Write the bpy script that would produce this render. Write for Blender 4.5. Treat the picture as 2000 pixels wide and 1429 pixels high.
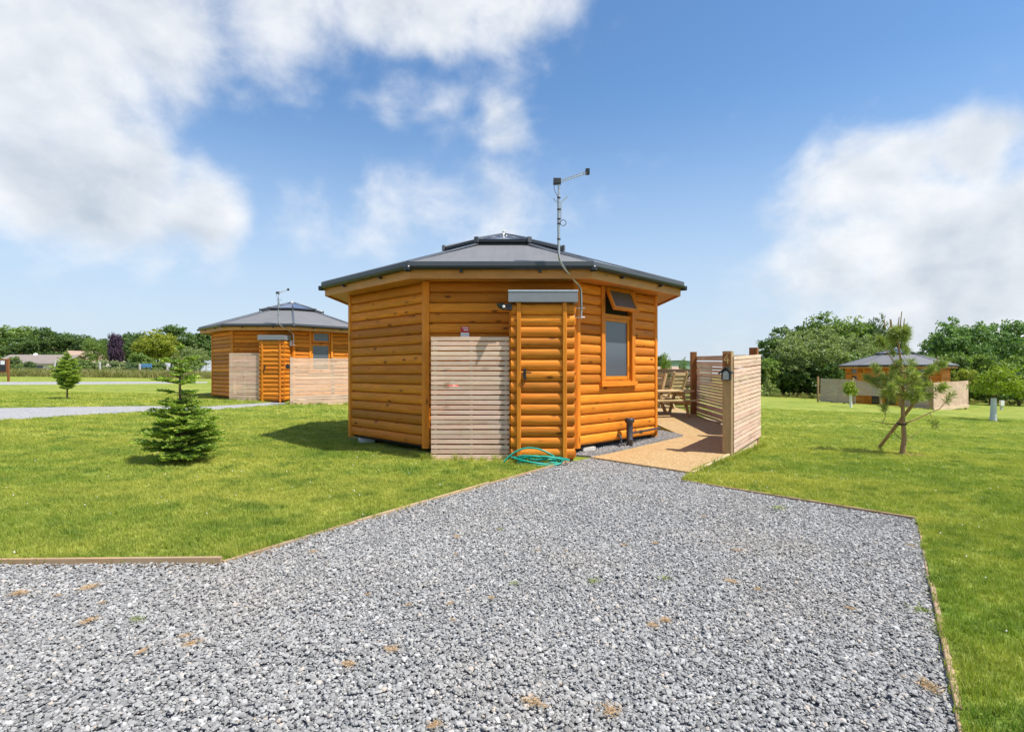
import bpy, math, random
import numpy as np
from mathutils import Vector, Matrix
from mathutils.geometry import delaunay_2d_cdt

random.seed(7)
RNG = np.random.default_rng(11)
for o in list(bpy.data.objects):
    bpy.data.objects.remove(o)
scene = bpy.context.scene
COL = scene.collection
R = math.radians

# ------------------------------------------------------------------ camera
CAM_H = 1.4
FPX = 1084.0                      # focal length in photograph pixels (2000 wide)
cam = bpy.data.cameras.new('camera')
cam.lens = 36.0 * FPX / 2000.0
cam.sensor_width = 36.0
cam.shift_y = 0.0058
cam.clip_start = 0.05
cam.clip_end = 3000
cam_o = bpy.data.objects.new('camera', cam)
cam_o.location = (0, 0, CAM_H)
cam_o.rotation_euler = (R(90), 0, 0)
COL.objects.link(cam_o)
scene.camera = cam_o

# ------------------------------------------------------------------ sun, exposure
SUN_EL = R(61)
SUN_H = Vector((0.91, -0.42)).normalized()
SUN_DIR = Vector((SUN_H.x * math.cos(SUN_EL), SUN_H.y * math.cos(SUN_EL), math.sin(SUN_EL)))
sun = bpy.data.lights.new('sun', 'SUN')
sun.energy = 4.1
sun.angle = R(0.5)
sun.color = (1.0, 0.95, 0.87)
sun_o = bpy.data.objects.new('sun', sun)
sun_o.rotation_euler = SUN_DIR.to_track_quat('Z', 'Y').to_euler()
sun_o.location = (20, -20, 30)
COL.objects.link(sun_o)
scene.view_settings.view_transform = 'Standard'
scene.view_settings.look = 'None'
scene.view_settings.gamma = 1.0
scene.view_settings.exposure = 0.75
scene.view_settings.use_curve_mapping = False
cy = scene.cycles
cy.use_adaptive_sampling = True; cy.adaptive_threshold = 0.025
cy.max_bounces = 5; cy.diffuse_bounces = 3; cy.glossy_bounces = 2; cy.transmission_bounces = 4; cy.transparent_max_bounces = 4
cy.caustics_reflective = False; cy.caustics_refractive = False

# ------------------------------------------------------------------ node helpers
class NT:
    def __init__(self, tree):
        self.t = tree
        self.n = tree.nodes
        self.l = tree.links
        self.n.clear()
    def new(self, typ, **kw):
        nd = self.n.new(typ)
        for k, v in kw.items():
            if k.startswith('_'):
                setattr(nd, k[1:], v)
        return nd
    def link(self, a, b):
        self.l.new(a, b)
    def put(self, sock, v):
        if hasattr(v, 'is_output') or isinstance(v, bpy.types.NodeSocket):
            self.l.new(v, sock)
        else:
            sock.default_value = v
    def math(self, op, a, b=None, c=None, clamp=False):
        nd = self.n.new('ShaderNodeMath'); nd.operation = op; nd.use_clamp = clamp
        self.put(nd.inputs[0], a)
        if b is not None: self.put(nd.inputs[1], b)
        if c is not None: self.put(nd.inputs[2], c)
        return nd.outputs[0]
    def vmath(self, op, a, b=None, out=0):
        nd = self.n.new('ShaderNodeVectorMath'); nd.operation = op
        self.put(nd.inputs[0], a)
        if b is not None: self.put(nd.inputs[1], b)
        return nd.outputs['Value'] if op in ('DISTANCE', 'LENGTH', 'DOT_PRODUCT') else nd.outputs[0]
    def rng(self, v, a, b, c, d, mode='LINEAR'):
        nd = self.n.new('ShaderNodeMapRange'); nd.interpolation_type = mode
        self.put(nd.inputs[0], v)
        for i, x in enumerate((a, b, c, d)): self.put(nd.inputs[1 + i], x)
        return nd.outputs[0]
    def noise(self, vec, scale, detail=4, rough=0.55, dist=0.0):
        nd = self.n.new('ShaderNodeTexNoise')
        if vec is not None: self.l.new(vec, nd.inputs['Vector'])
        nd.inputs['Scale'].default_value = scale
        nd.inputs['Detail'].default_value = detail
        nd.inputs['Roughness'].default_value = rough
        nd.inputs['Distortion'].default_value = dist
        return nd
    def mix(self, fac, a, b, mode='MIX'):
        nd = self.n.new('ShaderNodeMix'); nd.data_type = 'RGBA'; nd.blend_type = mode
        self.put(nd.inputs[0], fac)
        for i, x in ((6, a), (7, b)):
            if isinstance(x, (tuple, list)):
                nd.inputs[i].default_value = (*x[:3], 1)
            else:
                self.l.new(x, nd.inputs[i])
        return nd.outputs[2]
    def ramp(self, fac, stops):
        nd = self.n.new('ShaderNodeValToRGB')
        self.l.new(fac, nd.inputs[0])
        el = nd.color_ramp.elements
        while len(el) < len(stops): el.new(0.5)
        for e, (p, c) in zip(el, stops):
            e.position = p; e.color = (*c[:3], 1)
        return nd.outputs[0]

# ------------------------------------------------------------------ world: Nishita sky with clouds
world = bpy.data.worlds.new('World')
scene.world = world
world.use_nodes = True
world.cycles.sampling_method = 'MANUAL'
world.cycles.sample_map_resolution = 512
w = NT(world.node_tree)
sky = w.new('ShaderNodeTexSky')
sky.sky_type = 'NISHITA'
sky.sun_disc = False
sky.sun_elevation = SUN_EL
sky.sun_rotation = math.atan2(SUN_H.x, SUN_H.y)
sky.altitude = 0
sky.air_density = 1.0
sky.dust_density = 0.1
sky.ozone_density = 1.0
SKY_STRENGTH = 0.112
hs_ = w.new('ShaderNodeHueSaturation'); w.link(sky.outputs[0], hs_.inputs['Color']); hs_.inputs['Saturation'].default_value = 1.18; hs_.inputs['Value'].default_value = 0.97
skyc = w.vmath('SCALE', hs_.outputs[0]); skyc.node.inputs['Scale'].default_value = SKY_STRENGTH
tc = w.new('ShaderNodeTexCoord')
dirv = w.vmath('NORMALIZE', tc.outputs['Generated'])
nz = w.noise(dirv, 2.6, 3, 0.55)
nv = w.vmath('SUBTRACT', nz.outputs['Color'], (0.5, 0.5, 0.5))
nv2 = w.vmath('SCALE', nv); nv2.node.inputs['Scale'].default_value = 0.34
dwarp = w.vmath('ADD', dirv, nv2)
def sky_dir(px, py):
    return Vector(((px - 1000) / FPX, 1.0, (726 - py) / FPX)).normalized()
blobs = []
for px, py, r, s in [(60, 100, 420, 1.1), (300, 60, 340, 1.0), (200, 330, 290, 1.05), (30, 330, 300, 1.0), (390, 380, 190, .95), (330, 430, 160, .7),
                     (560, -30, 290, 1.0), (760, -50, 290, 1.0), (930, 0, 240, 1.0), (1040, 90, 190, 1.0), (470, 500, 130, .42),
                     (770, 185, 120, .50), (860, 220, 110, .42), (965, 262, 110, .68),
                     (650, 390, 190, .52), (790, 385, 200, .58), (920, 395, 200, .52), (1050, 385, 140, .42),
                     (1900, 260, 200, 1.25), (1790, 310, 200, 1.15), (1700, 400, 220, 1.1), (1800, 500, 320, 1.3), (2050, 480, 350, 1.3),
                     (1650, 560, 190, .6), (1990, 620, 220, .95), (1760, 620, 260, .85)]:
    v = sky_dir(px, py)
    blobs.append((v, r / FPX * v.y, s))
rb = random.Random(3)
for i in range(9):                                   # the same broken cloud all round
    az = R(rb.uniform(60, 300)); el = R(rb.uniform(6, 60))
    v = Vector((math.sin(az) * math.cos(el), math.cos(az) * math.cos(el), math.sin(el)))
    blobs.append((v, rb.uniform(.3, .55), rb.uniform(.6, 1.1)))
acc = None
for v, r, s in blobs:
    d = w.vmath('DISTANCE', dwarp, tuple(v))
    m = w.rng(d, 0.0, r, s, 0.0, 'SMOOTHSTEP')
    acc = m if acc is None else w.math('SMOOTH_MAX', acc, m, 0.2)
scl = w.new('ShaderNodeVectorMath'); scl.operation = 'MULTIPLY'
w.link(dirv, scl.inputs[0]); scl.inputs[1].default_value = (1, 1, 1.35)
fb = w.noise(scl.outputs[0], 7.5, 8, 0.58, 0.15)
fbs = w.noise(w.vmath('ADD', scl.outputs[0], (0.020, -0.012, 0.040)), 7.5, 5, 0.58, 0.15)
fb2 = w.noise(scl.outputs[0], 3.2, 4, 0.55, 0.2)
f = w.math('SUBTRACT', fb.outputs['Fac'], 0.5)
f2 = w.math('SUBTRACT', fb2.outputs['Fac'], 0.5)
dens = w.math('ADD', acc, w.math('ADD', w.math('MULTIPLY', f, 1.15), w.math('MULTIPLY', f2, 0.6)))
alpha = w.rng(dens, 0.20, 0.92, 0.0, 0.94, 'SMOOTHSTEP')
relief = w.math('SUBTRACT', fb.outputs['Fac'], fbs.outputs['Fac'])       # puffs: lit on the sun's side
shade = w.math('ADD', w.rng(w.math('ADD', dens, w.math('MULTIPLY', f2, 2.4)), 0.5, 1.6, 0.9, 0.15, 'SMOOTHSTEP'), w.math('MULTIPLY', relief, 1.7), clamp=True)
cloudc = w.mix(shade, (0.33, 0.375, 0.43), (0.575, 0.585, 0.60))
up = w.new('ShaderNodeSeparateXYZ'); w.link(dirv, up.inputs[0])
hor = w.rng(up.outputs['Z'], -0.02, 0.05, 0.0, 1.0, 'SMOOTHSTEP')
hz = w.rng(up.outputs['Z'], 0.0, 0.46, 0.88, 0.0, 'SMOOTHSTEP')     # pale air low over the land
skyh = w.mix(hz, skyc, (0.340, 0.405, 0.495))
skymix = w.mix(w.math('MULTIPLY', alpha, hor), skyh, cloudc)
bg = w.new('ShaderNodeBackground'); bg.inputs['Strength'].default_value = 1.0
w.link(skymix, bg.inputs['Color'])
wo = w.new('ShaderNodeOutputWorld'); w.link(bg.outputs[0], wo.inputs[0])

# ------------------------------------------------------------------ materials
def mat(name):
    m = bpy.data.materials.new(name); m.use_nodes = True
    nt = NT(m.node_tree)
    out = nt.new('ShaderNodeOutputMaterial')
    return m, nt, out

def principled(nt, out, color, rough=0.6, metal=0.0, bump=None, bump_s=0.2, bump_d=0.01, spec=0.4):
    p = nt.new('ShaderNodeBsdfPrincipled')
    if isinstance(color, (tuple, list)): p.inputs['Base Color'].default_value = (*color[:3], 1)
    else: nt.link(color, p.inputs['Base Color'])
    nt.put(p.inputs['Roughness'], rough)
    p.inputs['Metallic'].default_value = metal
    p.inputs['Specular IOR Level'].default_value = spec
    if bump is not None:
        b = nt.new('ShaderNodeBump'); b.inputs['Strength'].default_value = bump_s; b.inputs['Distance'].default_value = bump_d
        nt.link(bump, b.inputs['Height']); nt.link(b.outputs[0], p.inputs['Normal'])
    nt.link(p.outputs[0], out.inputs[0])
    return p

def plain(name, color, rough=0.6, metal=0.0, var=0.12, scale=8.0, spec=0.4, bump=0.0):
    m, nt, out = mat(name)
    t = nt.new('ShaderNodeTexCoord')
    n = nt.noise(t.outputs['Object'], scale, 5, 0.6)
    c = nt.mix(n.outputs['Fac'], tuple(x * (1 - var * 1.6) for x in color), tuple(min(1, x * (1 + var * 1.6)) for x in color))
    r = nt.rng(n.outputs['Fac'], 0.3, 0.7, max(0.02, rough - 0.08), min(1, rough + 0.08))
    principled(nt, out, c, r, metal, n.outputs['Fac'] if bump else None, bump, 0.01, spec)
    return m

def wood(name, light, dark, knot=(0.10, 0.04, 0.01), rough=0.5, grain=1.0, var=0.3, knots=1.0, spec=0.4, axis='X', grey=None):
    """boards with their length along local X (or Z); each board gets its own piece of the grain"""
    m, nt, out = mat(name)
    t = nt.new('ShaderNodeTexCoord')
    oi = nt.new('ShaderNodeObjectInfo')
    cmb = nt.new('ShaderNodeCombineXYZ')
    for i, k in enumerate((37.0, 91.0, 53.0)):
        nt.link(nt.math('MULTIPLY', oi.outputs['Random'], k), cmb.inputs[i])
    p = nt.vmath('ADD', t.outputs['Object'], cmb.outputs[0])
    st = (1.2, 22, 22) if axis == 'X' else (22, 22, 1.2)
    g = nt.vmath('MULTIPLY', p, st)
    fine = nt.noise(g, 2.2 * grain, 6, 0.65, 0.6)
    st2 = (0.9, 3.5, 3.5) if axis == 'X' else (3.5, 3.5, 0.9)
    broad = nt.noise(nt.vmath('MULTIPLY', p, st2), 1.6, 4, 0.6, 0.8)
    c = nt.mix(nt.rng(fine.outputs['Fac'], 0.3, 0.72, 0, 1), dark, light)
    c = nt.mix(nt.rng(broad.outputs['Fac'], 0.38, 0.68, 0.0, 0.8), c, tuple(x * 0.62 for x in light))
    v = nt.new('ShaderNodeTexVoronoi'); v.inputs['Scale'].default_value = 1.0
    st3 = (3.0, 7.5, 7.5) if axis == 'X' else (7.5, 7.5, 3.0)
    nt.link(nt.vmath('MULTIPLY', p, st3), v.inputs['Vector'])
    kn = nt.rng(v.outputs['Distance'], 0.06, 0.27, 1.0, 0.0, 'SMOOTHSTEP')
    wn = nt.new('ShaderNodeSeparateColor'); nt.link(v.outputs['Color'], wn.inputs[0])
    kn = nt.math('MULTIPLY', kn, nt.rng(wn.outputs[0], 0.42, 0.60, 0.0, 0.9 * knots))
    c = nt.mix(kn, c, knot)
    br = nt.rng(oi.outputs['Random'], 0, 1, 1 - var, 1 + var * 0.6)
    c = nt.mix(1.0, c, nt_rgb(nt, br), 'MULTIPLY')
    red = nt.math('FRACT', nt.math('MULTIPLY', oi.outputs['Random'], 7.31))          # some boards took the stain redder
    c = nt.mix(nt.math('MULTIPLY', red, 0.75), c, nt.mix(1.0, c, (0.97, 0.80, 0.85), 'MULTIPLY'))
    if grey is not None:
        gn = nt.noise(nt.vmath('ADD', t.outputs['Object'], cmb.outputs[0]), 1.7, 4, 0.6)
        c = nt.mix(nt.rng(gn.outputs['Fac'], 0.4, 0.75, 0.0, 0.7), c, grey)
    rr = nt.rng(fine.outputs['Fac'], 0.2, 0.8, rough - 0.1, rough + 0.15)
    principled(nt, out, c, rr, 0, fine.outputs['Fac'], 0.35, 0.004, spec)
    return m

def nt_rgb(nt, val):
    c = nt.new('ShaderNodeCombineColor')
    for i in range(3): nt.link(val, c.inputs[i])
    return c.outputs[0]

def leaf_mat(name, c1, c2, c3=None, trans=0.35, rough=0.5):
    """leaves: colour differs leaf by leaf and clump by clump"""
    m, nt, out = mat(name)
    geo = nt.new('ShaderNodeNewGeometry')
    t = nt.new('ShaderNodeTexCoord')
    n = nt.noise(t.outputs['Object'], 1.1, 3, 0.6)
    c = nt.mix(geo.outputs['Random Per Island'], c1, c2)
    c = nt.mix(nt.rng(n.outputs['Fac'], 0.42, 0.68, 0, 0.7), c, c3 or tuple(x * 0.6 for x in c1))
    d = nt.new('ShaderNodeBsdfPrincipled'); nt.link(c, d.inputs['Base Color'])
    d.inputs['Roughness'].default_value = rough; d.inputs['Specular IOR Level'].default_value = 0.3
    tr = nt.new('ShaderNodeBsdfTranslucent')
    tcol = nt.mix(1.0, c, (1.0, 1.15, 0.45), 'MULTIPLY'); nt.link(tcol, tr.inputs['Color'])
    mx = nt.new('ShaderNodeMixShader'); mx.inputs[0].default_value = trans
    nt.link(d.outputs[0], mx.inputs[1]); nt.link(tr.outputs[0], mx.inputs[2]); nt.link(mx.outputs[0], out.inputs[0])
    return m

def lawn_colour(nt, pos):
    """patchy mown grass, shared by the turf sheet and the blades growing on it"""
    a = nt.noise(pos, 0.45, 4, 0.68, 0.5)
    b = nt.noise(pos, 2.6, 3, 0.65, 0.3)
    c = nt.mix(nt.rng(a.outputs['Fac'], 0.36, 0.66, 0, 1), (0.200, 0.285, 0.034), (0.415, 0.420, 0.078))
    c = nt.mix(nt.rng(b.outputs['Fac'], 0.51, 0.64, 0, 0.8), c, (0.125, 0.215, 0.028))
    c = nt.mix(nt.rng(b.outputs['Fac'], 0.46, 0.30, 0, 0.6), c, (0.52, 0.50, 0.115))
    s = nt.noise(nt.vmath('MULTIPLY', pos, (0.12, 1.0, 0.0)), 1.1, 2, 0.6)
    c = nt.mix(nt.rng(s.outputs['Fac'], 0.47, 0.68, 0, 0.4), c, (0.48, 0.455, 0.090))
    return c

M = {}
def build_materials():
    M['stain'] = wood('stained_log', (0.90, 0.350, 0.034), (0.54, 0.150, 0.012), (0.11, 0.032, 0.004), 0.52, 1.0, 0.36, 1.0, 0.2)
    M['stain_v'] = wood('stained_post', (0.88, 0.335, 0.030), (0.68, 0.218, 0.016), (0.16, 0.06, 0.01), 0.5, 1.0, 0.15, 0.8, 0.22, 'Z')
    M['soffit'] = wood('stained_soffit', (0.72, 0.35, 0.085), (0.58, 0.25, 0.05), (0.2, 0.08, 0.02), 0.5, 1.0, 0.12, 0.6)
    M['slat'] = wood('pale_slat', (0.86, 0.66, 0.49), (0.66, 0.46, 0.305), (0.2, 0.11, 0.05), 0.75, 1.0, 0.22, 0.6, 0.2, 'X', (0.74, 0.57, 0.47))
    M['slat_old_shaded'] = wood('weathered_slat_shaded', (0.60, 0.49, 0.38), (0.42, 0.33, 0.25), (0.17, 0.12, 0.08), 0.8, 1.0, 0.25, 0.6, 0.2, 'X', (0.42, 0.38, 0.34))  # weathered slats with the shade of the unlit fence panels in their colour
    M['slat_dark'] = wood('brown_slat_shaded', (0.25, 0.175, 0.105), (0.15, 0.10, 0.06), (0.08, 0.05, 0.03), 0.8, 1.0, 0.25, 0.6, 0.15)  # brown slats, darkened: the shade on the patio fence is in the colour
    M['post'] = wood('timber_post', (0.52, 0.37, 0.20), (0.38, 0.255, 0.12), (0.2, 0.11, 0.05), 0.75, 1.0, 0.15, 0.6, 0.2, 'Z')
    M['post_stain'] = wood('brown_post', (0.34, 0.15, 0.05), (0.24, 0.09, 0.03), (0.1, 0.04, 0.01), 0.65, 1.0, 0.15, 0.5, 0.2, 'Z')
    M['edge'] = wood('edging_board', (0.50, 0.36, 0.20), (0.34, 0.23, 0.12), (0.2, 0.11, 0.05), 0.8, 1.0, 0.2, 0.5, 0.2, 'X', (0.36, 0.29, 0.21))
    M['cream'] = wood('pale_board', (0.74, 0.62, 0.42), (0.60, 0.47, 0.29), (0.3, 0.2, 0.1), 0.75, 1.0, 0.12, 0.3, 0.2)
    M['pine_furniture'] = wood('garden_furniture', (0.68, 0.52, 0.27), (0.52, 0.37, 0.17), (0.25, 0.14, 0.05), 0.65, 1.0, 0.15, 0.6, 0.2)
    M['dark'] = plain('underfloor', (0.035, 0.028, 0.022), 0.9)  # near-black, so the shade under the lodge floor is put into the deck colour
    M['core'] = plain('wall_core', (0.20, 0.075, 0.018), 0.8)
    M['roof'] = plain('grey_roof_sheet', (0.165, 0.165, 0.172), 0.6, 0.0, 0.10, 1.6, 0.5)
    m, nt, out = mat('grey_roof_sheet_weathered')
    t = nt.new('ShaderNodeTexCoord'); n1 = nt.noise(nt.vmath('MULTIPLY', t.outputs['Object'], (9, .8, .8)), 1.0, 5, 0.65); n2 = nt.noise(t.outputs['Object'], 1.3, 5, 0.65); n3 = nt.noise(t.outputs['Object'], 140, 2, 0.6)
    c = nt.mix(nt.rng(n1.outputs['Fac'], 0.35, 0.7, 0, 0.55), (0.178, 0.177, 0.182), (0.125, 0.126, 0.13)); c = nt.mix(nt.rng(n2.outputs['Fac'], 0.45, 0.7, 0, 0.5), c, (0.205, 0.20, 0.19)); c = nt.mix(nt.rng(n3.outputs['Fac'], 0.4, 0.65, 0, 0.35), c, (0.10, 0.10, 0.105))
    principled(nt, out, c, 0.65, 0, n3.outputs['Fac'], 0.3, 0.004, 0.4); M['roof'] = m
    M['roof_trim'] = plain('dark_grey_trim', (0.075, 0.082, 0.094), 0.42, 0.0, 0.10, 3.0, 0.5)
    M['gutter'] = plain('black_gutter', (0.018, 0.021, 0.026), 0.35, 0.0, 0.1, 4.0, 0.5)
    M['black'] = plain('black_plastic', (0.018, 0.018, 0.02), 0.4, 0.0, 0.1, 6.0, 0.5)
    M['cupboard_roof'] = plain('cupboard_roof_metal', (0.24, 0.25, 0.265), 0.45, 0.2, 0.1, 4.0)
    M['steel'] = plain('galvanised_steel', (0.55, 0.56, 0.57), 0.35, 0.85, 0.12, 20.0)
    M['alu'] = plain('aluminium', (0.62, 0.63, 0.65), 0.4, 0.7, 0.1, 20.0)
    M['white'] = plain('white_plastic', (0.78, 0.78, 0.76), 0.5, 0.0, 0.06, 8.0)
    M['concrete'] = plain('concrete', (0.55, 0.53, 0.48), 0.9, 0.0, 0.15, 9.0, 0.2, 0.3)
    M['red'] = plain('red_paint', (0.62, 0.03, 0.035), 0.4)
    M['hose'] = plain('green_hose', (0.008, 0.30, 0.225), 0.35, 0.0, 0.12, 5.0)
    M['pipe'] = plain('grey_black_pipe', (0.045, 0.043, 0.048), 0.4, 0.0, 0.12, 8.0)
    M['rubber'] = plain('rubber_tie', (0.015, 0.015, 0.015), 0.7)
    M['gold'] = plain('brass_number', (0.66, 0.47, 0.20), 0.45, 0.3)
    M['blue'] = plain('blue_board', (0.10, 0.28, 0.50), 0.6)
    M['slate'] = plain('grey_roof_tile', (0.24, 0.20, 0.175), 0.8, 0.0, 0.2, 3.0)
    M['redtile'] = plain('red_roof_tile', (0.36, 0.25, 0.185), 0.8, 0.0, 0.2, 3.0)
    M['render'] = plain('cream_render', (0.66, 0.60, 0.50), 0.85)
    M['paleroof'] = plain('pale_barn_roof', (0.72, 0.74, 0.62), 0.6, 0.0, 0.05, 0.5)
    M['barnwall'] = plain('green_barn_wall', (0.26, 0.36, 0.30), 0.7, 0.0, 0.06, 0.5)
    M['bark'] = wood('bark', (0.26, 0.185, 0.115), (0.13, 0.085, 0.05), (0.06, 0.04, 0.02), 0.9, 1.0, 0.15, 0.5, 0.1, 'Z')
    M['bark_pine'] = wood('pine_bark', (0.46, 0.31, 0.165), (0.26, 0.16, 0.08), (0.12, 0.07, 0.03), 0.9, 1.0, 0.1, 0.8, 0.1, 'Z')
    M['stake'] = wood('tree_stake', (0.40, 0.30, 0.18), (0.25, 0.18, 0.10), (0.12, 0.07, 0.03), 0.85, 1.0, 0.1, 0.4, 0.1, 'Z')
    M['guard'] = plain('tree_guard', (0.55, 0.58, 0.60), 0.6)
    # glass
    m, nt, out = mat('obscure_glass')
    t = nt.new('ShaderNodeTexCoord'); n = nt.noise(t.outputs['Object'], 90, 2)
    principled(nt, out, (0.085, 0.105, 0.125), 0.22, 0.0, n.outputs['Fac'], 0.12, 0.003, 0.8); M['frost'] = m
    m, nt, out = mat('window_glass')
    principled(nt, out, (0.02, 0.025, 0.03), 0.04, 0.0, spec=0.8); M['glass'] = m
    m, nt, out = mat('lantern_glazing')
    principled(nt, out, (0.10, 0.125, 0.19), 0.10, 0.0, spec=0.7); M['rooflight'] = m
    m, nt, out = mat('lamp_panel')
    principled(nt, out, (0.30, 0.32, 0.34), 0.25, 0.3, spec=0.6); M['panel'] = m
    # leaves
    M['fir'] = leaf_mat('fir_needles', (0.141, 0.250, 0.037), (0.300, 0.451, 0.067), (0.067, 0.141, 0.030), 0.2)
    M['fir_tip'] = leaf_mat('fir_tips', (0.343, 0.462, 0.066), (0.528, 0.594, 0.099), (0.224, 0.356, 0.046), 0.3)
    M['pine'] = leaf_mat('pine_needles', (0.229, 0.310, 0.080), (0.490, 0.514, 0.151), (0.129, 0.212, 0.060), 0.28)
    M['candle'] = leaf_mat('pine_candle', (0.40, 0.27, 0.11), (0.30, 0.20, 0.08), (0.25, 0.15, 0.07), 0.1)
    M['leaf_dark'] = leaf_mat('leaf_dark', (0.070, 0.132, 0.034), (0.178, 0.256, 0.062), (0.043, 0.090, 0.031), 0.3)
    M['leaf_mid'] = leaf_mat('leaf_mid', (0.147, 0.233, 0.048), (0.301, 0.389, 0.095), (0.086, 0.155, 0.044), 0.35)
    M['leaf_grey'] = leaf_mat('leaf_grey', (0.218, 0.276, 0.097), (0.421, 0.470, 0.203), (0.121, 0.179, 0.073), 0.35)
    M['leaf_yellow'] = leaf_mat('leaf_yellow', (0.267, 0.305, 0.036), (0.442, 0.442, 0.065), (0.150, 0.208, 0.039), 0.4)
    M['leaf_purple'] = leaf_mat('leaf_purple', (0.060, 0.034, 0.066), (0.126, 0.074, 0.126), (0.036, 0.024, 0.043), 0.2)
    M['leaf_lime'] = leaf_mat('leaf_lime', (0.209, 0.297, 0.024), (0.385, 0.440, 0.055), (0.110, 0.187, 0.020), 0.45)
    M['leaf_syc'] = leaf_mat('leaf_sycamore', (0.102, 0.205, 0.051), (0.290, 0.409, 0.128), (0.051, 0.120, 0.041), 0.3)
    M['leaf_young'] = leaf_mat('leaf_young_pine', (0.23, 0.30, 0.085), (0.36, 0.41, 0.15), (0.15, 0.21, 0.06), 0.35)
    M['dry'] = leaf_mat('dry_weed', (0.50, 0.32, 0.17), (0.60, 0.45, 0.29), (0.42, 0.25, 0.12), 0.2)
    M['weed'] = leaf_mat('green_weed', (0.20, 0.28, 0.04), (0.32, 0.36, 0.08), (0.14, 0.2, 0.03), 0.3)
    M['straw'] = leaf_mat('long_grass', (0.20, 0.23, 0.05), (0.42, 0.34, 0.16), (0.14, 0.19, 0.04), 0.3)
    M['clover'] = plain('clover_flower', (0.78, 0.76, 0.68), 0.7)
    # lawn sheet
    m, nt, out = mat('lawn')
    g = nt.new('ShaderNodeNewGeometry')
    c = lawn_colour(nt, g.outputs['Position'])
    fn = nt.noise(g.outputs['Position'], 55, 4, 0.7)
    fm = nt.noise(g.outputs['Position'], 9, 4, 0.7)
    c = nt.mix(nt.rng(fn.outputs['Fac'], 0.3, 0.7, 0.6, 0.0), c, (0.050, 0.080, 0.010))
    hgt = nt.math('ADD', fn.outputs['Fac'], nt.math('MULTIPLY', fm.outputs['Fac'], 0.7))
    principled(nt, out, c, 0.85, 0, hgt, 0.7, 0.03, 0.15); M['lawn'] = m
    # grass blades
    m, nt, out = mat('grass_blade')
    oi = nt.new('ShaderNodeObjectInfo'); g = nt.new('ShaderNodeNewGeometry')
    c = lawn_colour(nt, g.outputs['Position'])
    br = nt.rng(g.outputs['Random Per Island'], 0, 1, 0.6, 1.4)
    c = nt.mix(1.0, c, nt_rgb(nt, br), 'MULTIPLY')
    c = nt.mix(nt.rng(g.outputs['Random Per Island'], 0.86, 0.95, 0.0, 0.55), c, (0.42, 0.37, 0.13))
    d = nt.new('ShaderNodeBsdfPrincipled'); nt.link(c, d.inputs['Base Color']); d.inputs['Roughness'].default_value = 0.5
    d.inputs['Specular IOR Level'].default_value = 0.25
    tr = nt.new('ShaderNodeBsdfTranslucent'); nt.link(nt.mix(1.0, c, (1.0, 1.15, 0.5), 'MULTIPLY'), tr.inputs['Color'])
    mx = nt.new('ShaderNodeMixShader'); mx.inputs[0].default_value = 0.35
    nt.link(d.outputs[0], mx.inputs[1]); nt.link(tr.outputs[0], mx.inputs[2]); nt.link(mx.outputs[0], out.inputs[0]); M['blade'] = m
    # gravel sheet (below the loose stones)
    def gravel_sheet(name, lo, hi, scale):
        m, nt, out = mat(name)
        g = nt.new('ShaderNodeNewGeometry')
        v = nt.new('ShaderNodeTexVoronoi'); v.inputs['Scale'].default_value = scale
        nt.link(g.outputs['Position'], v.inputs['Vector'])
        sp = nt.new('ShaderNodeSeparateColor'); nt.link(v.outputs['Color'], sp.inputs[0])
        c = nt.mix(sp.outputs[0], lo, hi)
        c = nt.mix(nt.rng(v.outputs['Distance'], 0.35, 0.8, 0, 0.75), c, (0.12, 0.118, 0.115))
        bn = nt.noise(g.outputs['Position'], 0.8, 4)
        c = nt.mix(nt.rng(bn.outputs['Fac'], 0.4, 0.7, 0, 0.2), c, (0.42, 0.36, 0.30))
        principled(nt, out, c, 0.85, 0, nt.math('SUBTRACT', 1.0, v.outputs['Distance']), 0.9, 0.012, 0.2)
        return m
    M['gravel_base'] = gravel_sheet('gravel_base', (0.14, 0.145, 0.155), (0.42, 0.43, 0.45), 60)
    M['gravel_far'] = gravel_sheet('gravel_far', (0.26, 0.265, 0.27), (0.56, 0.56, 0.56), 45)
    m, nt, out = mat('gravel_stone')
    oi = nt.new('ShaderNodeObjectInfo'); t = nt.new('ShaderNodeTexCoord')
    c = nt.ramp(oi.outputs['Random'], [(0.0, (0.165, 0.163, 0.158)), (0.25, (0.245, 0.241, 0.233)), (0.55, (0.315, 0.310, 0.300)), (0.82, (0.38, 0.374, 0.361)), (0.95, (0.50, 0.49, 0.475)), (1.0, (0.46, 0.38, 0.30))])
    n = nt.noise(t.outputs['Object'], 1.6, 4, 0.7)
    c = nt.mix(nt.rng(n.outputs['Fac'], 0.4, 0.7, 0, 0.4), c, (0.27, 0.267, 0.265))
    gp = nt.new('ShaderNodeNewGeometry'); ln_ = nt.noise(gp.outputs['Position'], 0.7, 4, 0.6)
    c = nt.mix(nt.rng(ln_.outputs['Fac'], 0.5, 0.75, 0, 0.38), c, (0.34, 0.29, 0.225)); c = nt.mix(nt.rng(ln_.outputs['Fac'], 0.45, 0.25, 0, 0.25), c, (0.20, 0.20, 0.20))
    principled(nt, out, c, 0.8, 0, spec=0.2); M['stone'] = m
    # resin-bound path
    m, nt, out = mat('resin_path')
    g = nt.new('ShaderNodeNewGeometry')
    v = nt.new('ShaderNodeTexVoronoi'); v.inputs['Scale'].default_value = 75; nt.link(g.outputs['Position'], v.inputs['Vector'])
    sp = nt.new('ShaderNodeSeparateColor'); nt.link(v.outputs['Color'], sp.inputs[0])
    c = nt.ramp(sp.outputs[0], [(0.0, (0.22, 0.13, 0.05)), (0.35, (0.39, 0.255, 0.11)), (0.75, (0.47, 0.325, 0.155)), (1.0, (0.60, 0.48, 0.30))])
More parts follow.
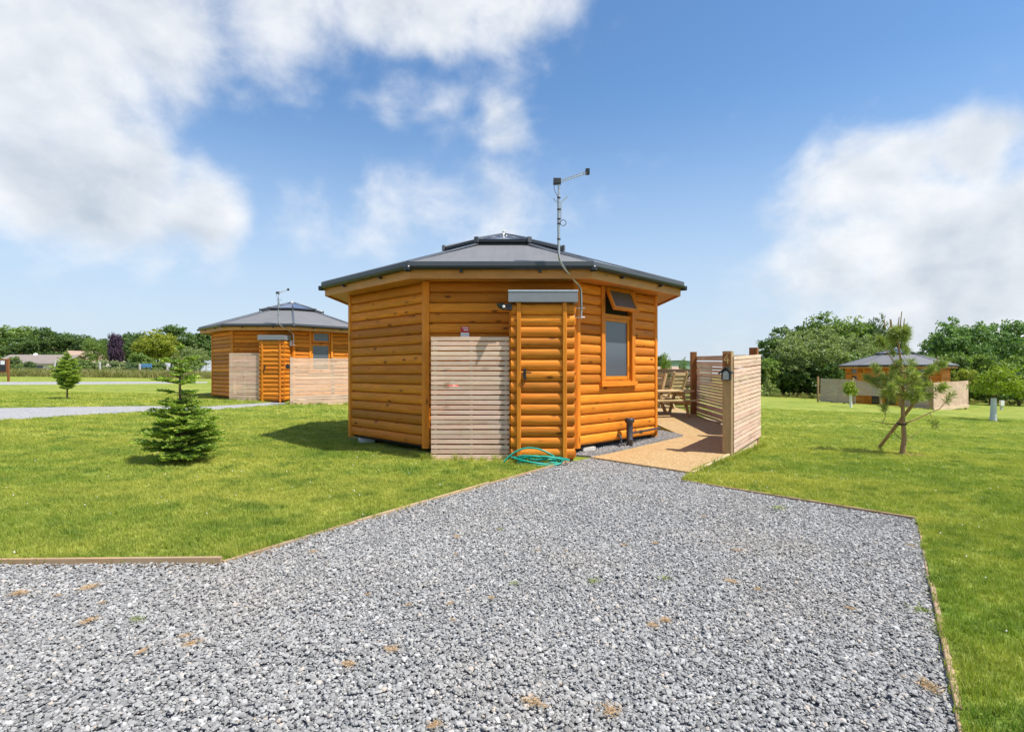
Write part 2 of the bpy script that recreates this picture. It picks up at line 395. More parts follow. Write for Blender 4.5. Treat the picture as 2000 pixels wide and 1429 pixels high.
    n = nt.noise(g.outputs['Position'], 1.3, 4)
    c = nt.mix(nt.rng(n.outputs['Fac'], 0.4, 0.7, 0, 0.3), c, (0.36, 0.21, 0.085))
    principled(nt, out, c, 0.75, 0, v.outputs['Distance'], 0.4, 0.004, 0.25); M['resin'] = m
    m, nt, out = mat('bark_mulch')
    g = nt.new('ShaderNodeNewGeometry'); n = nt.noise(g.outputs['Position'], 40, 4, 0.7)
    c = nt.mix(nt.rng(n.outputs['Fac'], 0.35, 0.65, 0, 1), (0.12, 0.06, 0.03), (0.40, 0.25, 0.13))
    principled(nt, out, c, 0.9, 0, n.outputs['Fac'], 0.8, 0.02, 0.1); M['mulch'] = m
build_materials()

# ------------------------------------------------------------------ mesh helpers
class MB:
    def __init__(self):
        self.v = []; self.f = []; self.s = []; self.mi = []
    def add(self, verts, faces, smooth=False, mi=0):
        o = len(self.v)
        self.v += [tuple(x) for x in verts]
        for f in faces:
            self.f.append(tuple(i + o for i in f)); self.s.append(smooth); self.mi.append(mi)
        return self
    def box(self, x0, x1, y0, y1, z0, z1, mtx=None, mi=0):
        vs = [(x, y, z) for z in (z0, z1) for y in (y0, y1) for x in (x0, x1)]
        if mtx is not None: vs = [tuple(mtx @ Vector(p)) for p in vs]
        return self.add(vs, [(0, 2, 3, 1), (4, 5, 7, 6), (0, 1, 5, 4), (2, 6, 7, 3), (0, 4, 6, 2), (1, 3, 7, 5)], False, mi)
    def cbox(self, x0, x1, y0, y1, z0, z1, c=0.004, mtx=None):
        """box with chamfered long edges (length along X) and flat ends"""
        prof = [(y0 + c, z0), (y1 - c, z0), (y1, z0 + c), (y1, z1 - c), (y1 - c, z1), (y0 + c, z1), (y0, z1 - c), (y0, z0 + c)]
        vs = [(x, y, z) for x in (x0, x1) for y, z in prof]
        if mtx is not None: vs = [tuple(mtx @ Vector(p)) for p in vs]
        fs = [(i, (i + 1) % 8, (i + 1) % 8 + 8, i + 8) for i in range(8)] + [tuple(range(7, -1, -1)), tuple(range(8, 16))]
        return self.add(vs, [tuple(reversed(f)) for f in fs])
    def vpost(self, x, y, z0, z1, wx, wy, c=0.008):
        hx, hy = wx / 2, wy / 2
        pr = [(-hx + c, -hy), (hx - c, -hy), (hx, -hy + c), (hx, hy - c), (hx - c, hy), (-hx + c, hy), (-hx, hy - c), (-hx, -hy + c)]
        vs = [(x + a, y + b, z) for z in (z0, z1) for a, b in pr]
        fs = [(i, (i + 1) % 8, (i + 1) % 8 + 8, i + 8) for i in range(8)] + [tuple(range(7, -1, -1)), tuple(range(8, 16))]
        return self.add(vs, fs)
    def extrude(self, poly, z0, z1):
        n = len(poly)
        vs = [(x, y, z0) for x, y in poly] + [(x, y, z1) for x, y in poly]
        return self.add(vs, [(i, (i + 1) % n, (i + 1) % n + n, i + n) for i in range(n)] + [tuple(range(n - 1, -1, -1)), tuple(range(n, 2 * n))])
    def tube(self, pts, rad, n=8, caps=True, smooth=True):
        pts = [Vector(p) for p in pts]
        if not hasattr(rad, '__len__'): rad = [rad] * len(pts)
        rings = []; prev = None
        for i, p in enumerate(pts):
            d = (pts[min(i + 1, len(pts) - 1)] - pts[max(i - 1, 0)])
            if d.length < 1e-9: d = Vector((0, 0, 1))
            d.normalize()
            if prev is None:
                a = d.cross(Vector((0.31, 0.52, 0.79)))
                if a.length < 1e-3: a = d.cross(Vector((1, 0, 0)))
            else:
                a = prev - d * prev.dot(d)
            a.normalize(); prev = a; b = d.cross(a)
            rings.append([p + (a * math.cos(t) + b * math.sin(t)) * rad[i] for t in [2 * math.pi * k / n for k in range(n)]])
        vs = [v for r in rings for v in r]
        fs = [(i * n + k, i * n + (k + 1) % n, (i + 1) * n + (k + 1) % n, (i + 1) * n + k) for i in range(len(pts) - 1) for k in range(n)]
        self.add(vs, fs, smooth)
        if caps:
            self.add(rings[0], [tuple(range(n - 1, -1, -1))]); self.add(rings[-1], [tuple(range(n))])
        return self
    def lathe(self, prof, n=16, cx=0, cy=0):
        vs = [(cx + r * math.cos(2 * math.pi * k / n), cy + r * math.sin(2 * math.pi * k / n), z) for r, z in prof for k in range(n)]
        fs = [(i * n + k, i * n + (k + 1) % n, (i + 1) * n + (k + 1) % n, (i + 1) * n + k) for i in range(len(prof) - 1) for k in range(n)]
        self.add(vs, fs, True)
        self.add(vs[-n:], [tuple(range(n))])
        return self
    def mesh(self, name):
        me = bpy.data.meshes.new(name)
        me.from_pydata(self.v, [], self.f)
        me.polygons.foreach_set('use_smooth', self.s)
        me.polygons.foreach_set('material_index', self.mi)
        me.update()
        return me

def put(name, me, m, parent=None, loc=(0, 0, 0), rot=(0, 0, 0), scale=None):
    if isinstance(me, MB): me = me.mesh(name)
    ms = m if isinstance(m, (list, tuple)) else [m]
    if len(me.materials) == 0:
        for x in ms: me.materials.append(M[x] if isinstance(x, str) else x)
    o = bpy.data.objects.new(name, me)
    o.location = loc; o.rotation_euler = rot
    if scale is not None: o.scale = scale
    o.parent = parent
    COL.objects.link(o)
    return o
def tag(o, label, cat, group=None):
    o['label'] = label; o['category'] = cat
    if group: o['group'] = group
    return o
def thing(name, label, cat, loc=(0, 0, 0), rz=0.0, group=None):
    o = bpy.data.objects.new(name, None); o.empty_display_size = 0.2
    o.location = loc; o.rotation_euler = (0, 0, rz)
    COL.objects.link(o)
    return tag(o, label, cat, group)
def structure(o):
    o['kind'] = 'structure'; return o
def stuff(o, label=None, cat=None):
    o['kind'] = 'stuff'
    if label: o['label'] = label; o['category'] = cat
    return o
def copy_tree(o, parent=None):
    c = o.copy(); COL.objects.link(c); c.parent = parent
    for ch in CHILD.get(o.name, ()): copy_tree(ch, c)
    return c
CHILD = {}
def index_children():
    CHILD.clear()
    for o in bpy.data.objects:
        if o.parent: CHILD.setdefault(o.parent.name, []).append(o)

# ------------------------------------------------------------------ terrain
ZX = np.array([[-400, 2.0], [-120, 1.1], [-60, 0.9], [-30, 0.55], [-15, 0.33], [-10, 0.20], [-5, 0.02], [0, 0], [5, -0.10], [12, -0.36],
               [20, -0.70], [26, -0.97], [30, -1.18], [45, -1.55], [80, -2.0], [400, -3.0]])
def sstep(x, a, b):
    t = np.clip((x - a) / (b - a), 0, 1); return t * t * (3 - 2 * t)
def T(x, y):
    x = np.asarray(x, float); y = np.asarray(y, float)
    z = sum(np.interp(x + k, ZX[:, 0], ZX[:, 1]) for k in (-2.4, -1.2, 0, 1.2, 2.4)) / 5
    return z * sstep(y, 1.5, 13.0)
def gnd(px, py, dz=0.0, it=12):
    """ground point seen at a photograph pixel"""
    z = 0.0
    for _ in range(it):
        Y = FPX * (CAM_H - z - dz) / (py - 726.0); X = (px - 1000) / FPX * Y
        z = float(T(X, Y))
    return X, Y, z
def PZ(x, y):
    """level of the resin path"""
    return 0.02 + 0.033 * np.clip(np.asarray(y, float) - 9.4, 0, 8.0)

LAWN_UP = 0.03
DRIVE = [(-14, 3.84), (-2.09, 4.01), (-1.43, 5.10), (0.875, 8.56), (1.28, 9.02), (2.45, 7.68), (2.21, 7.16), (3.84, 5.27), (3.66, 4.98), (1.81, 2.25),
         (-1.1, -2.0), (-3.5, -5.5), (-14, -5.5)]
PATH = [(1.28, 9.02), (2.45, 7.68), (3.63, 9.37), (4.86, 11.1), (5.12, 15.6), (5.2, 19.2), (-2.0, 19.2), (-2.0, 16.6), (1.6, 16.2), (3.45, 14.0), (3.5, 11.35)]
BORDER = [(0.98, 9.15), (1.28, 9.02), (3.5, 11.35), (3.2, 12.0), (2.2, 11.0)]
def poly_px(pts): return [gnd(*p)[:2] for p in pts]
TRACK = [(-24, 9.3)] + poly_px([(0, 823), (280, 806), (400, 803), (570, 790)]) + poly_px([(545, 785), (400, 794.5), (290, 793), (0, 797)]) + [(-32, 17.5)]
FARDRIVE = [(-95, 40)] + poly_px([(0, 752), (180, 751), (330, 749.5), (405, 748)]) + poly_px([(405, 745.5), (330, 745.5), (180, 745.5), (0, 746)]) + [(-95, 50)]

def inside(poly, X, Y):
    X = np.asarray(X); Y = np.asarray(Y); c = np.zeros(X.shape, bool); n = len(poly)
    for i in range(n):
        x0, y0 = poly[i]; x1, y1 = poly[i - 1]
        if y0 == y1: continue
        c ^= ((y0 > Y) != (y1 > Y)) & (X < (x1 - x0) * (Y - y0) / (y1 - y0) + x0)
    return c
def edge_dist(poly, X, Y):
    d = np.full(np.shape(X), 1e9); n = len(poly)
    for i in range(n):
        x0, y0 = poly[i - 1]; x1, y1 = poly[i]
        L2 = (x1 - x0) ** 2 + (y1 - y0) ** 2
        t = np.clip(((X - x0) * (x1 - x0) + (Y - y0) * (y1 - y0)) / L2, 0, 1)
        d = np.minimum(d, np.hypot(X - x0 - t * (x1 - x0), Y - y0 - t * (y1 - y0)))
    return d

def build_ground():
    pts = []; edges = []
    def add_poly(poly, step):
        ids = []
        for i in range(len(poly)):
            a = Vector(poly[i]); b = Vector(poly[(i + 1) % len(poly)])
            n = max(1, int((b - a).length / step))
            for k in range(n):
                ids.append(len(pts)); pts.append(tuple(a.lerp(b, k / n)))
        for i in range(len(ids)): edges.append((ids[i], ids[(i + 1) % len(ids)]))
    for p in (DRIVE, PATH, BORDER): add_poly(p, 0.5)
    for p in (TRACK, FARDRIVE): add_poly(p, 1.5)
    def grid(x0, x1, y0, y1, st, hole=None):
        for x in np.arange(x0, x1 + 1e-6, st):
            for y in np.arange(y0, y1 + 1e-6, st):
                if hole and hole[0] < x < hole[1] and hole[2] < y < hole[3]: continue
                pts.append((x + random.uniform(-.1, .1) * st, y + random.uniform(-.1, .1) * st))
    grid(-16, 18, -6, 30, 0.8)
    grid(-60, 60, -14, 90, 4, (-17, 19, -7, 31))
    grid(-700, 700, -120, 900, 60, (-62, 62, -16, 92))
    v2, e2, f2, ov, oe, of = delaunay_2d_cdt([Vector(p) for p in pts], edges, [], 0, 1e-5)
    V = np.array([(v[0], v[1]) for v in v2]); F = np.array([f for f in f2 if len(f) == 3])
    cen = V[F].mean(1)
    zones = {}
    rest = np.ones(len(F), bool)
    for nm, poly in (('gravel_drive', DRIVE), ('resin_path', PATH), ('gravel_border', BORDER), ('gravel_track', TRACK), ('far_gravel_drive', FARDRIVE)):
        m = inside(poly, cen[:, 0], cen[:, 1]) & rest
        zones[nm] = m; rest &= ~m
    zones['lawn'] = rest
    zf = {'gravel_drive': lambda x, y: T(x, y) * 0.6 - 0.008, 'resin_path': PZ, 'gravel_border': lambda x, y: 0.035 + 0.035 * np.clip(np.asarray(y) - 9.0, 0, 5),
          'gravel_track': lambda x, y: T(x, y) + 0.01, 'far_gravel_drive': lambda x, y: T(x, y) + 0.02, 'lawn': lambda x, y: T(x, y) + LAWN_UP}
    mm = {'gravel_drive': 'gravel_base', 'resin_path': 'resin', 'gravel_border': 'gravel_base', 'gravel_track': 'gravel_far', 'far_gravel_drive': 'gravel_far', 'lawn': 'lawn'}
    res = {}
    for nm, m in zones.items():
        fs = F[m]; used, inv = np.unique(fs, return_inverse=True)
        fs = inv.reshape(fs.shape); xy = V[used]
        z = zf[nm](xy[:, 0], xy[:, 1])
        vs = [(a, b, c) for (a, b), c in zip(xy, z)]; fl = [tuple(int(i) for i in f) for f in fs]
        seen = {}
        for f in fl:                                      # boundary edges get a skirt into the soil
            for a, b in ((f[0], f[1]), (f[1], f[2]), (f[2], f[0])): seen[(a, b)] = 1
        n0 = len(fl)
        for (a, b) in [e for e in seen if (e[1], e[0]) not in seen]:
            k0 = len(vs); vs += [vs[a], vs[b], (vs[b][0], vs[b][1], vs[b][2] - .25), (vs[a][0], vs[a][1], vs[a][2] - .25)]; fl.append((k0 + 3, k0 + 2, k0 + 1, k0))
        me = bpy.data.meshes.new(nm)
        me.from_pydata(vs, [], fl)
        me.polygons.foreach_set('use_smooth', [i < n0 for i in range(len(fl))]); me.update()
        res[nm] = structure(put(nm, me, mm[nm]))
    return res
ZONES = build_ground()

# ------------------------------------------------------------------ scattered stuff (geometry-node instances on points)
HIDDEN = {}
def source_collection(name, meshes, m):
    c = bpy.data.collections.new(name)
    for i, me in enumerate(meshes):
        me.materials.append(M[m])
        o = bpy.data.objects.new('%s_%02d' % (name, i), me); c.objects.link(o)
    return c
def scatter(name, P, rot, scl, coll, nvar, label, cat):
    me = bpy.data.meshes.new(name)
    me.vertices.add(len(P)); me.vertices.foreach_set('co', np.asarray(P, np.float32).ravel())
    a = me.attributes.new('rot', 'FLOAT_VECTOR', 'POINT'); a.data.foreach_set('vector', np.asarray(rot, np.float32).ravel())
    a = me.attributes.new('scl', 'FLOAT_VECTOR', 'POINT'); a.data.foreach_set('vector', np.asarray(scl, np.float32).ravel())
    a = me.attributes.new('var', 'INT', 'POINT'); a.data.foreach_set('value', RNG.integers(0, nvar, len(P)).astype(np.int32))
    o = bpy.data.objects.new(name, me); COL.objects.link(o)
    g = bpy.data.node_groups.new(name + '_nodes', 'GeometryNodeTree')
    g.interface.new_socket('Geometry', in_out='INPUT', socket_type='NodeSocketGeometry')
    g.interface.new_socket('Geometry', in_out='OUTPUT', socket_type='NodeSocketGeometry')
    gi = g.nodes.new('NodeGroupInput'); go = g.nodes.new('NodeGroupOutput')
    ci = g.nodes.new('GeometryNodeCollectionInfo'); ci.inputs['Collection'].default_value = coll
    ci.inputs['Separate Children'].default_value = True; ci.inputs['Reset Children'].default_value = True
    ip = g.nodes.new('GeometryNodeInstanceOnPoints'); ip.inputs['Pick Instance'].default_value = True
    def attr(nm, typ):
        n = g.nodes.new('GeometryNodeInputNamedAttribute'); n.data_type = typ; n.inputs['Name'].default_value = nm
        return [s for s in n.outputs if s.enabled and s.name == 'Attribute'][0]
    er = g.nodes.new('FunctionNodeEulerToRotation')
    g.links.new(attr('rot', 'FLOAT_VECTOR'), er.inputs[0])
    g.links.new(gi.outputs[0], ip.inputs['Points']); g.links.new(ci.outputs[0], ip.inputs['Instance'])
    g.links.new(attr('var', 'INT'), ip.inputs['Instance Index']); g.links.new(er.outputs[0], ip.inputs['Rotation'])
    g.links.new(attr('scl', 'FLOAT_VECTOR'), ip.inputs['Scale']); g.links.new(ip.outputs[0], go.inputs[0])
    md = o.modifiers.new('scatter', 'NODES'); md.node_group = g
    return stuff(o, label, cat)

def stone_meshes(n=10):
    out = []
    for i in range(n):
        t = (1 + 5 ** 0.5) / 2
        ico = np.array([(-1, t, 0), (1, t, 0), (-1, -t, 0), (1, -t, 0), (0, -1, t), (0, 1, t), (0, -1, -t), (0, 1, -t), (t, 0, -1), (t, 0, 1), (-t, 0, -1), (-t, 0, 1)], float)
        ico /= np.linalg.norm(ico[0])
        fs = [(0, 11, 5), (0, 5, 1), (0, 1, 7), (0, 7, 10), (0, 10, 11), (1, 5, 9), (5, 11, 4), (11, 10, 2), (10, 7, 6), (7, 1, 8), (3, 9, 4), (3, 4, 2), (3, 2, 6), (3, 6, 8), (3, 8, 9), (4, 9, 5), (2, 4, 11), (6, 2, 10), (8, 6, 7), (9, 8, 1)]
        ico *= (1 + RNG.uniform(-.28, .22, (12, 1)))
        ico *= np.array([RNG.uniform(.8, 1.15), RNG.uniform(.6, .9), RNG.uniform(.42, .65)])
        me = bpy.data.meshes.new('gravel_stone'); me.from_pydata([tuple(v) for v in ico], [], fs); me.update(); out.append(me)
    return out
def blade_meshes(n=6, blades=16, rad=0.032, h=(0.022, 0.05), wd=0.0036):
    out = []
    for i in range(n):
        vs = []; fs = []
        for b in range(blades):
            a = RNG.uniform(0, 2 * np.pi); r = rad * math.sqrt(RNG.uniform()); x, y = r * math.cos(a), r * math.sin(a)
            hh = RNG.uniform(*h); la = RNG.uniform(0, 2 * np.pi); lean = RNG.uniform(.15, .9) * hh
            dx, dy = math.cos(la) * lean, math.sin(la) * lean
            ta = RNG.uniform(0, 2 * np.pi); tx, ty = math.cos(ta) * wd / 2, math.sin(ta) * wd / 2
            o = len(vs)
            vs += [(x - tx, y - ty, -0.006), (x + tx, y + ty, -0.006), (x + dx * .4 + tx * .8, y + dy * .4 + ty * .8, hh * .6), (x + dx * .4 - tx * .8, y + dy * .4 - ty * .8, hh * .6), (x + dx, y + dy, hh)]
            fs += [(o, o + 1, o + 2, o + 3), (o + 3, o + 2, o + 4)]
        me = bpy.data.meshes.new('grass_clump'); me.from_pydata(vs, [], fs); me.update(); out.append(me)
    return out

def sample(x0, x1, y0, y1, dens):
    n = int((x1 - x0) * (y1 - y0) * dens)
    return RNG.uniform(x0, x1, n), RNG.uniform(y0, y1, n)

def build_gravel():
    src = source_collection('stone_source', stone_meshes(), 'stone')
    xs = []; ys = []
    for (y0, y1, d) in ((0.9, 3.2, 7200), (3.2, 5.0, 6000), (5.0, 7.0, 4600), (7.0, 9.1, 3600)):
        x, y = sample(-6.0, 4.4, y0, y1, d)
        k = inside(DRIVE, x, y) & (np.abs(x) < y * 0.98 + 0.9)
        xs.append(x[k]); ys.append(y[k])
    x, y = sample(0.9, 3.6, 8.8, 12.1, 2000); k = inside(BORDER, x, y); xs.append(x[k]); ys.append(y[k]); nb = k.sum()
    x = np.concatenate(xs); y = np.concatenate(ys); n = len(x)
    z = T(x, y) * 0.6 + RNG.uniform(0.0, 0.007, n)
    z[-nb:] = 0.035 + 0.035 * np.clip(y[-nb:] - 9.0, 0, 5) + RNG.uniform(0, .01, nb)
    ed = edge_dist(DRIVE, x, y)
    lump = 0.004 + 0.004 * np.sin(x * 2.1 + 1.3) * np.sin(y * 1.7) + 0.003 * np.sin(x * 4.3 + y * 3.1)
    lump[-nb:] = 0
    lump += 0.016 * np.exp(-(ed / 0.10) ** 2) * (x < 1)
    lump[-nb:] = 0
    z += lump
    s = RNG.lognormal(math.log(0.0084), 0.36, n).clip(0.0045, 0.02) * (1 + 0.035 * np.clip(y - 3, 0, 6))
    rot = np.stack([RNG.uniform(-.42, .42, n), RNG.uniform(-.42, .42, n), RNG.uniform(0, 6.28, n)], 1)
    scatter('loose_gravel', np.stack([x, y, z], 1), rot, np.stack([s, s, s], 1), src, 10, 'loose grey crushed gravel covering the drive and the strip beside the lodge', 'gravel')
build_gravel()

# ------------------------------------------------------------------ the lodge
S = 2.49
AP = S * 1.20711
ROW0, PITCH, NROW = 0.165, 0.1705, 17
TOPZ = 2.90
OV = 0.48
AE = AP + OV
def log_mesh(L, flat=False):
    prof = [(0.0, 0.002), (-0.010, 0.004), (-0.026, 0.018), (-0.040, 0.045), (-0.046, 0.084), (-0.041, 0.122), (-0.028, 0.151), (-0.010, 0.1665), (0.0, 0.168)]
    if flat: prof = [(0.0, 0.003), (-0.012, 0.005), (-0.026, 0.013), (-0.036, 0.034), (-0.041, 0.082), (-0.037, 0.130), (-0.028, 0.153), (-0.012, 0.164), (0.0, 0.166)]
    b = MB(); n = len(prof)
    vs = [(x, y, z) for x in (-L / 2, L / 2) for y, z in prof]
    b.add(vs, [(i, i + 1, i + 1 + n, i + n) for i in range(n - 1)], True)
    b.add(vs[:n], [tuple(range(n - 1, -1, -1))]); b.add(vs[n:], [tuple(range(n))])
    return b.mesh('log_board')
LOGS = {}
def log(L, flat=False):
    k = (round(L, 3), flat)
    if k not in LOGS: LOGS[k] = log_mesh(L, flat)
    return LOGS[k]

def frame_window(parent, u0, u1, z0, z1, y, fw, name='window', dep=0.05, pane='glass', opened=None):
    """sash frame with its pane, frame bars as one mesh"""
    b = MB()
    b.box(u0, u0 + fw, y, y + dep, z0, z1).box(u1 - fw, u1, y, y + dep, z0, z1)
    b.box(u0 + fw, u1 - fw, y + .002, y + dep, z0, z0 + fw).box(u0 + fw, u1 - fw, y + .002, y + dep, z1 - fw, z1)
    o = put(name, b, 'stain_v', parent)
    p = MB().box(u0 + fw - .01, u1 - fw + .01, y + .022, y + .034, z0 + fw - .01, z1 - fw + .01)
    put('pane', p, pane, o)
    return o

def make_lodge():
    root = thing('round_lodge', '', 'lodge')
    for k in range(8):
        rz = R(45 * k)
        op = {1: (-.60, .46, 6), 3: (-.55, .55, 6), 5: (-.55, .55, 6), 2: (-.95, .95, 0), 4: (-.95, .95, 0)}.get(k)
        core = MB()
        h = S / 2 - 0.02
        if op is None:
            core.box(-h, h, -AP, -AP + .06, ROW0 + .01, 3.0)
        else:
            zb = ROW0 + op[2] * PITCH
            core.box(-h, op[0] + .05, -AP, -AP + .06, ROW0 + .01, 3.0).box(op[1] - .05, h, -AP, -AP + .06, ROW0 + .01, 3.0)
            if op[2] == 0: core.box(op[0] + .05, op[1] - .05, -AP, -AP + .06, 2.40, 3.0)
            if op[2] > 0: core.box(op[0] + .05, op[1] - .05, -AP, -AP + .06, ROW0 + .01, zb)
        wall = put('wall', core, 'core', root, (0, 0, 0), (0, 0, rz))
        hw = S / 2 - 0.055
        for r in range(NROW):
            z = ROW0 + r * PITCH
            segs = [(-hw, hw)] if (op is None or r < op[2]) else [(-hw, op[0]), (op[1], hw)]
            for a, b in segs:
                put('log_board', log(b - a, True), 'stain', wall, ((a + b) / 2, -AP, z), (random.uniform(-.02, .02), 0, 0))
        if op is not None:
            u0, u1, zb = op[0], op[1], ROW0 + op[2] * PITCH
            yo = -AP - .062
            if op[2] > 0:
                for a, b in ((u0, u0 + .10), (u1 - .10, u1)):
                    put('trim_board', MB().box(a, b, yo, -AP + .06, zb, TOPZ), 'stain_v', wall)
                put('sill', MB().cbox(u0 - .03, u1 + .03, yo - .03, -AP + .04, zb - .045, zb + .035), 'stain', wall)
                put('trim_board', MB().box(u0 + .10, u1 - .10, yo + .03, -AP + .06, zb + .035, zb + .075), 'stain', wall)
                frame_window(wall, u0 + .13, u1 - .13, zb + .08, 2.36, -AP - .012, .055, 'window', .05, 'frost' if k == 1 else 'glass')
                put('trim_board', MB().box(u0 + .10, u1 - .10, -AP - .02, -AP + .06, 2.365, 2.43), 'stain', wall)
                # top-hung vent, pushed open
                g = MB(); wd = (u1 - u0 - .27); hgt = 0.44; fw = .06
                g.box(-wd / 2, -wd / 2 + fw, -.045, 0, -hgt, 0).box(wd / 2 - fw, wd / 2, -.045, 0, -hgt, 0)
                g.box(-wd / 2 + fw, wd / 2 - fw, -.043, 0, -hgt, -hgt + fw).box(-wd / 2 + fw, wd / 2 - fw, -.043, 0, -fw, 0)
                v = put('vent_sash', g, 'stain_v', wall, ((u0 + u1) / 2, -AP - .02, 2.885), (R(-24 if k == 1 else 0), 0, 0))
                put('pane', MB().box(-wd / 2 + fw - .01, wd / 2 - fw + .01, -.026, -.014, -hgt + fw - .01, -fw + .01), 'frost', v)
                put('backing', MB().box(u0 + .1, u1 - .1, -AP + .05, -AP + .055, zb, TOPZ), 'dark', wall)
            else:
                yo = -AP - .06
                for a, b in ((u0, u0 + .09), (u1 - .09, u1)):
                    put('trim_board', MB().box(a, b, yo, -AP + .06, zb, TOPZ), 'stain_v', wall)
                put('trim_board', MB().box(u0 + .09, u1 - .09, yo + .01, -AP + .06, 2.36, TOPZ), 'stain', wall)
                frame_window(wall, u0 + .09, -.003, zb + .01, 2.355, -AP - .02, .10, 'glazed_door')
                frame_window(wall, .003, u1 - .09, zb + .01, 2.355, -AP - .02, .10, 'glazed_door')
                put('backing', MB().box(u0 + .05, u1 - .05, -AP + .05, -AP + .056, zb, TOPZ), 'dark', wall)
    # corner posts
    Rc = AP / math.cos(math.pi / 8)
    cp = MB(); t = 0.056; wdt = 0.075
    c = Vector((0, -1)); hd = [Vector((math.cos(R(22.5)), math.sin(R(22.5)))), Vector((-math.cos(R(22.5)), math.sin(R(22.5))))]
    o_ = Rc + 0.060
    poly = [(-hd[0].x * wdt, -o_ + hd[0].y * wdt), (0, -o_), (hd[0].x * wdt, -o_ + hd[0].y * wdt), (hd[0].x * wdt * .7, -Rc + .09), (-hd[0].x * wdt * .7, -Rc + .09)]
    cp.extrude(poly, 0.13, TOPZ - .002)
    cpm = cp.mesh('corner_post')
    for k in range(8):
        put('corner_post', cpm, 'stain_v', root, (0, 0, 0), (0, 0, R(45 * k - 22.5)))
    pad = MB().box(-.13, .13, -.13, .13, -.2, .115).mesh('pad_stone')
    for k in range(8):
        a = R(45 * k - 22.5 + 6); put('pad_stone', pad, 'concrete', root, (Rc * .93 * math.sin(a), -Rc * .93 * math.cos(a), 0), (0, 0, a))
    def octo(ap, z): 
        rr = ap / math.cos(math.pi / 8)
        return [(rr * math.sin(R(45 * k - 22.5)), -rr * math.cos(R(45 * k - 22.5)), z) for k in range(8)]
    fl = MB(); fl.add(octo(AP - .03, .16) + octo(AP - .03, .13), [tuple(range(8)), tuple(range(15, 7, -1))] + [(i, i + 8, (i + 1) % 8 + 8, (i + 1) % 8) for i in range(8)])
    put('floor_deck', fl, 'dark', root)
    # roof
    sof = MB(); A = octo(AP - .02, TOPZ + .012); B = octo(AE - .03, TOPZ + .002)
    sof.add(A + B, [(i, i + 8, (i + 1) % 8 + 8, (i + 1) % 8) for i in range(8)])
    sof.add(octo(AP - .02, 3.01) + octo(AE - .03, 2.99), [(i, (i + 1) % 8, (i + 1) % 8 + 8, i + 8) for i in range(8)])
    roof = put('roof', sof, 'soffit', root)
    AL = 1.226; ZE = 3.13; ZL = 3.93
    def facet(fn, name, m, n=8):
        me = fn()
        if isinstance(me, MB): me = me.mesh(name)
        for k in range(n): put(name, me, m, roof, (0, 0, 0), (0, 0, R(45 * k)))
    tn = math.tan(math.pi / 8)
    def trap(b, r0, z0, r1, z1, th, inset=0.004):
        a0 = r0 * tn - inset; a1 = r1 * tn - inset
        top = [(-a0, -r0, z0), (a0, -r0, z0), (a1, -r1, z1), (-a1, -r1, z1)]
        bot = [(x, y, z - th) for x, y, z in top]
        b.add(top + bot, [(0, 1, 2, 3), (7, 6, 5, 4), (0, 4, 5, 1), (1, 5, 6, 2), (2, 6, 7, 3), (3, 7, 4, 0)])
        return b
    facet(lambda: trap(MB(), AE + .035, ZE, AL - .05, ZL, .03), 'roof_panel', 'roof')
    def drip():
        b = MB(); r = AE + .045; a = r * tn - .001
        b.box(-a, a, -r, -r + .012, ZE - .085, ZE + .006).box(-a + .02, a - .02, -r + .012, -r + .09, ZE + .002, ZE + .008)
        return b
    facet(drip, 'drip_trim', 'roof_trim')
    def fascia():
        b = MB(); r = AE - .02; a = r * tn - .001
        b.box(-a, a, -r, -r + .03, TOPZ - .025, 3.02); return b
    facet(fascia, 'fascia_board', 'soffit')
    def gutter():
        b = MB(); r = AE + .045; prof = []
        for t_ in range(7):
            an = math.pi * t_ / 6; prof.append((-math.cos(an) * .045, -math.sin(an) * .05))
        n = len(prof); vs = []
        for sx in (-1, 1):
            for dy, dz in prof: vs.append((sx * ((r - dy) * tn), -(r - dy) , 3.055 + dz))
        b.add(vs, [(i, i + n, i + 1 + n, i + 1) for i in range(n - 1)], True)
        vs2 = [(x * .998, y * .999, z + .004) for x, y, z in vs]
        b.add(vs2, [(i, i + 1, i + 1 + n, i + n) for i in range(n - 1)], True)
        return b
    facet(gutter, 'gutter', 'gutter')
    def brk():
        b = MB(); r = AE
        b.box(-.02, .02, -r + .02, -r - .10 + .05, 2.965, 2.995).box(-.014, .014, -r - .052, -r - .04 + .002, 2.972, 3.06)
        return b
    bm = brk().mesh('gutter_bracket')
    for k in range(8):
        for u in (-.62, .62):
            an = R(45 * k); put('gutter_bracket', bm, 'black', roof, (u * math.cos(an), u * math.sin(an), 0), (0, 0, an))
    hip = MB(); rr0 = (AE + .03) / math.cos(math.pi / 8); rr1 = (AL + .02) / math.cos(math.pi / 8)
    hip.add([(-.045, -rr0, ZE - .004), (0, -rr0, ZE + .022), (.045, -rr0, ZE - .004), (.04, -rr1, ZL + .0), (0, -rr1, ZL + .026), (-.04, -rr1, ZL + .0)], [(0, 1, 4, 5), (1, 2, 3, 4), (0, 2, 1), (3, 5, 4)])
    hm = hip.mesh('hip_cap')
    cor = MB().lathe([(.055, 2.985), (.06, 3.0), (.06, 3.06), (.05, 3.065)], 10, 0, -(AE + .04) / math.cos(math.pi / 8)).mesh('gutter_corner')
    for k in range(8):
        put('hip_cap', hm, 'roof_trim', roof, (0, 0, 0), (0, 0, R(45 * k - 22.5)))
        put('gutter_corner', cor, 'gutter', roof, (0, 0, 0), (0, 0, R(45 * k - 22.5)))
    # lantern
    kerb = MB(); A = octo(AL - .05, ZL - .06); B = octo(AL - .05, ZL + .075)
    kerb.add(A + B, [(i, (i + 1) % 8, (i + 1) % 8 + 8, i + 8) for i in range(8)])
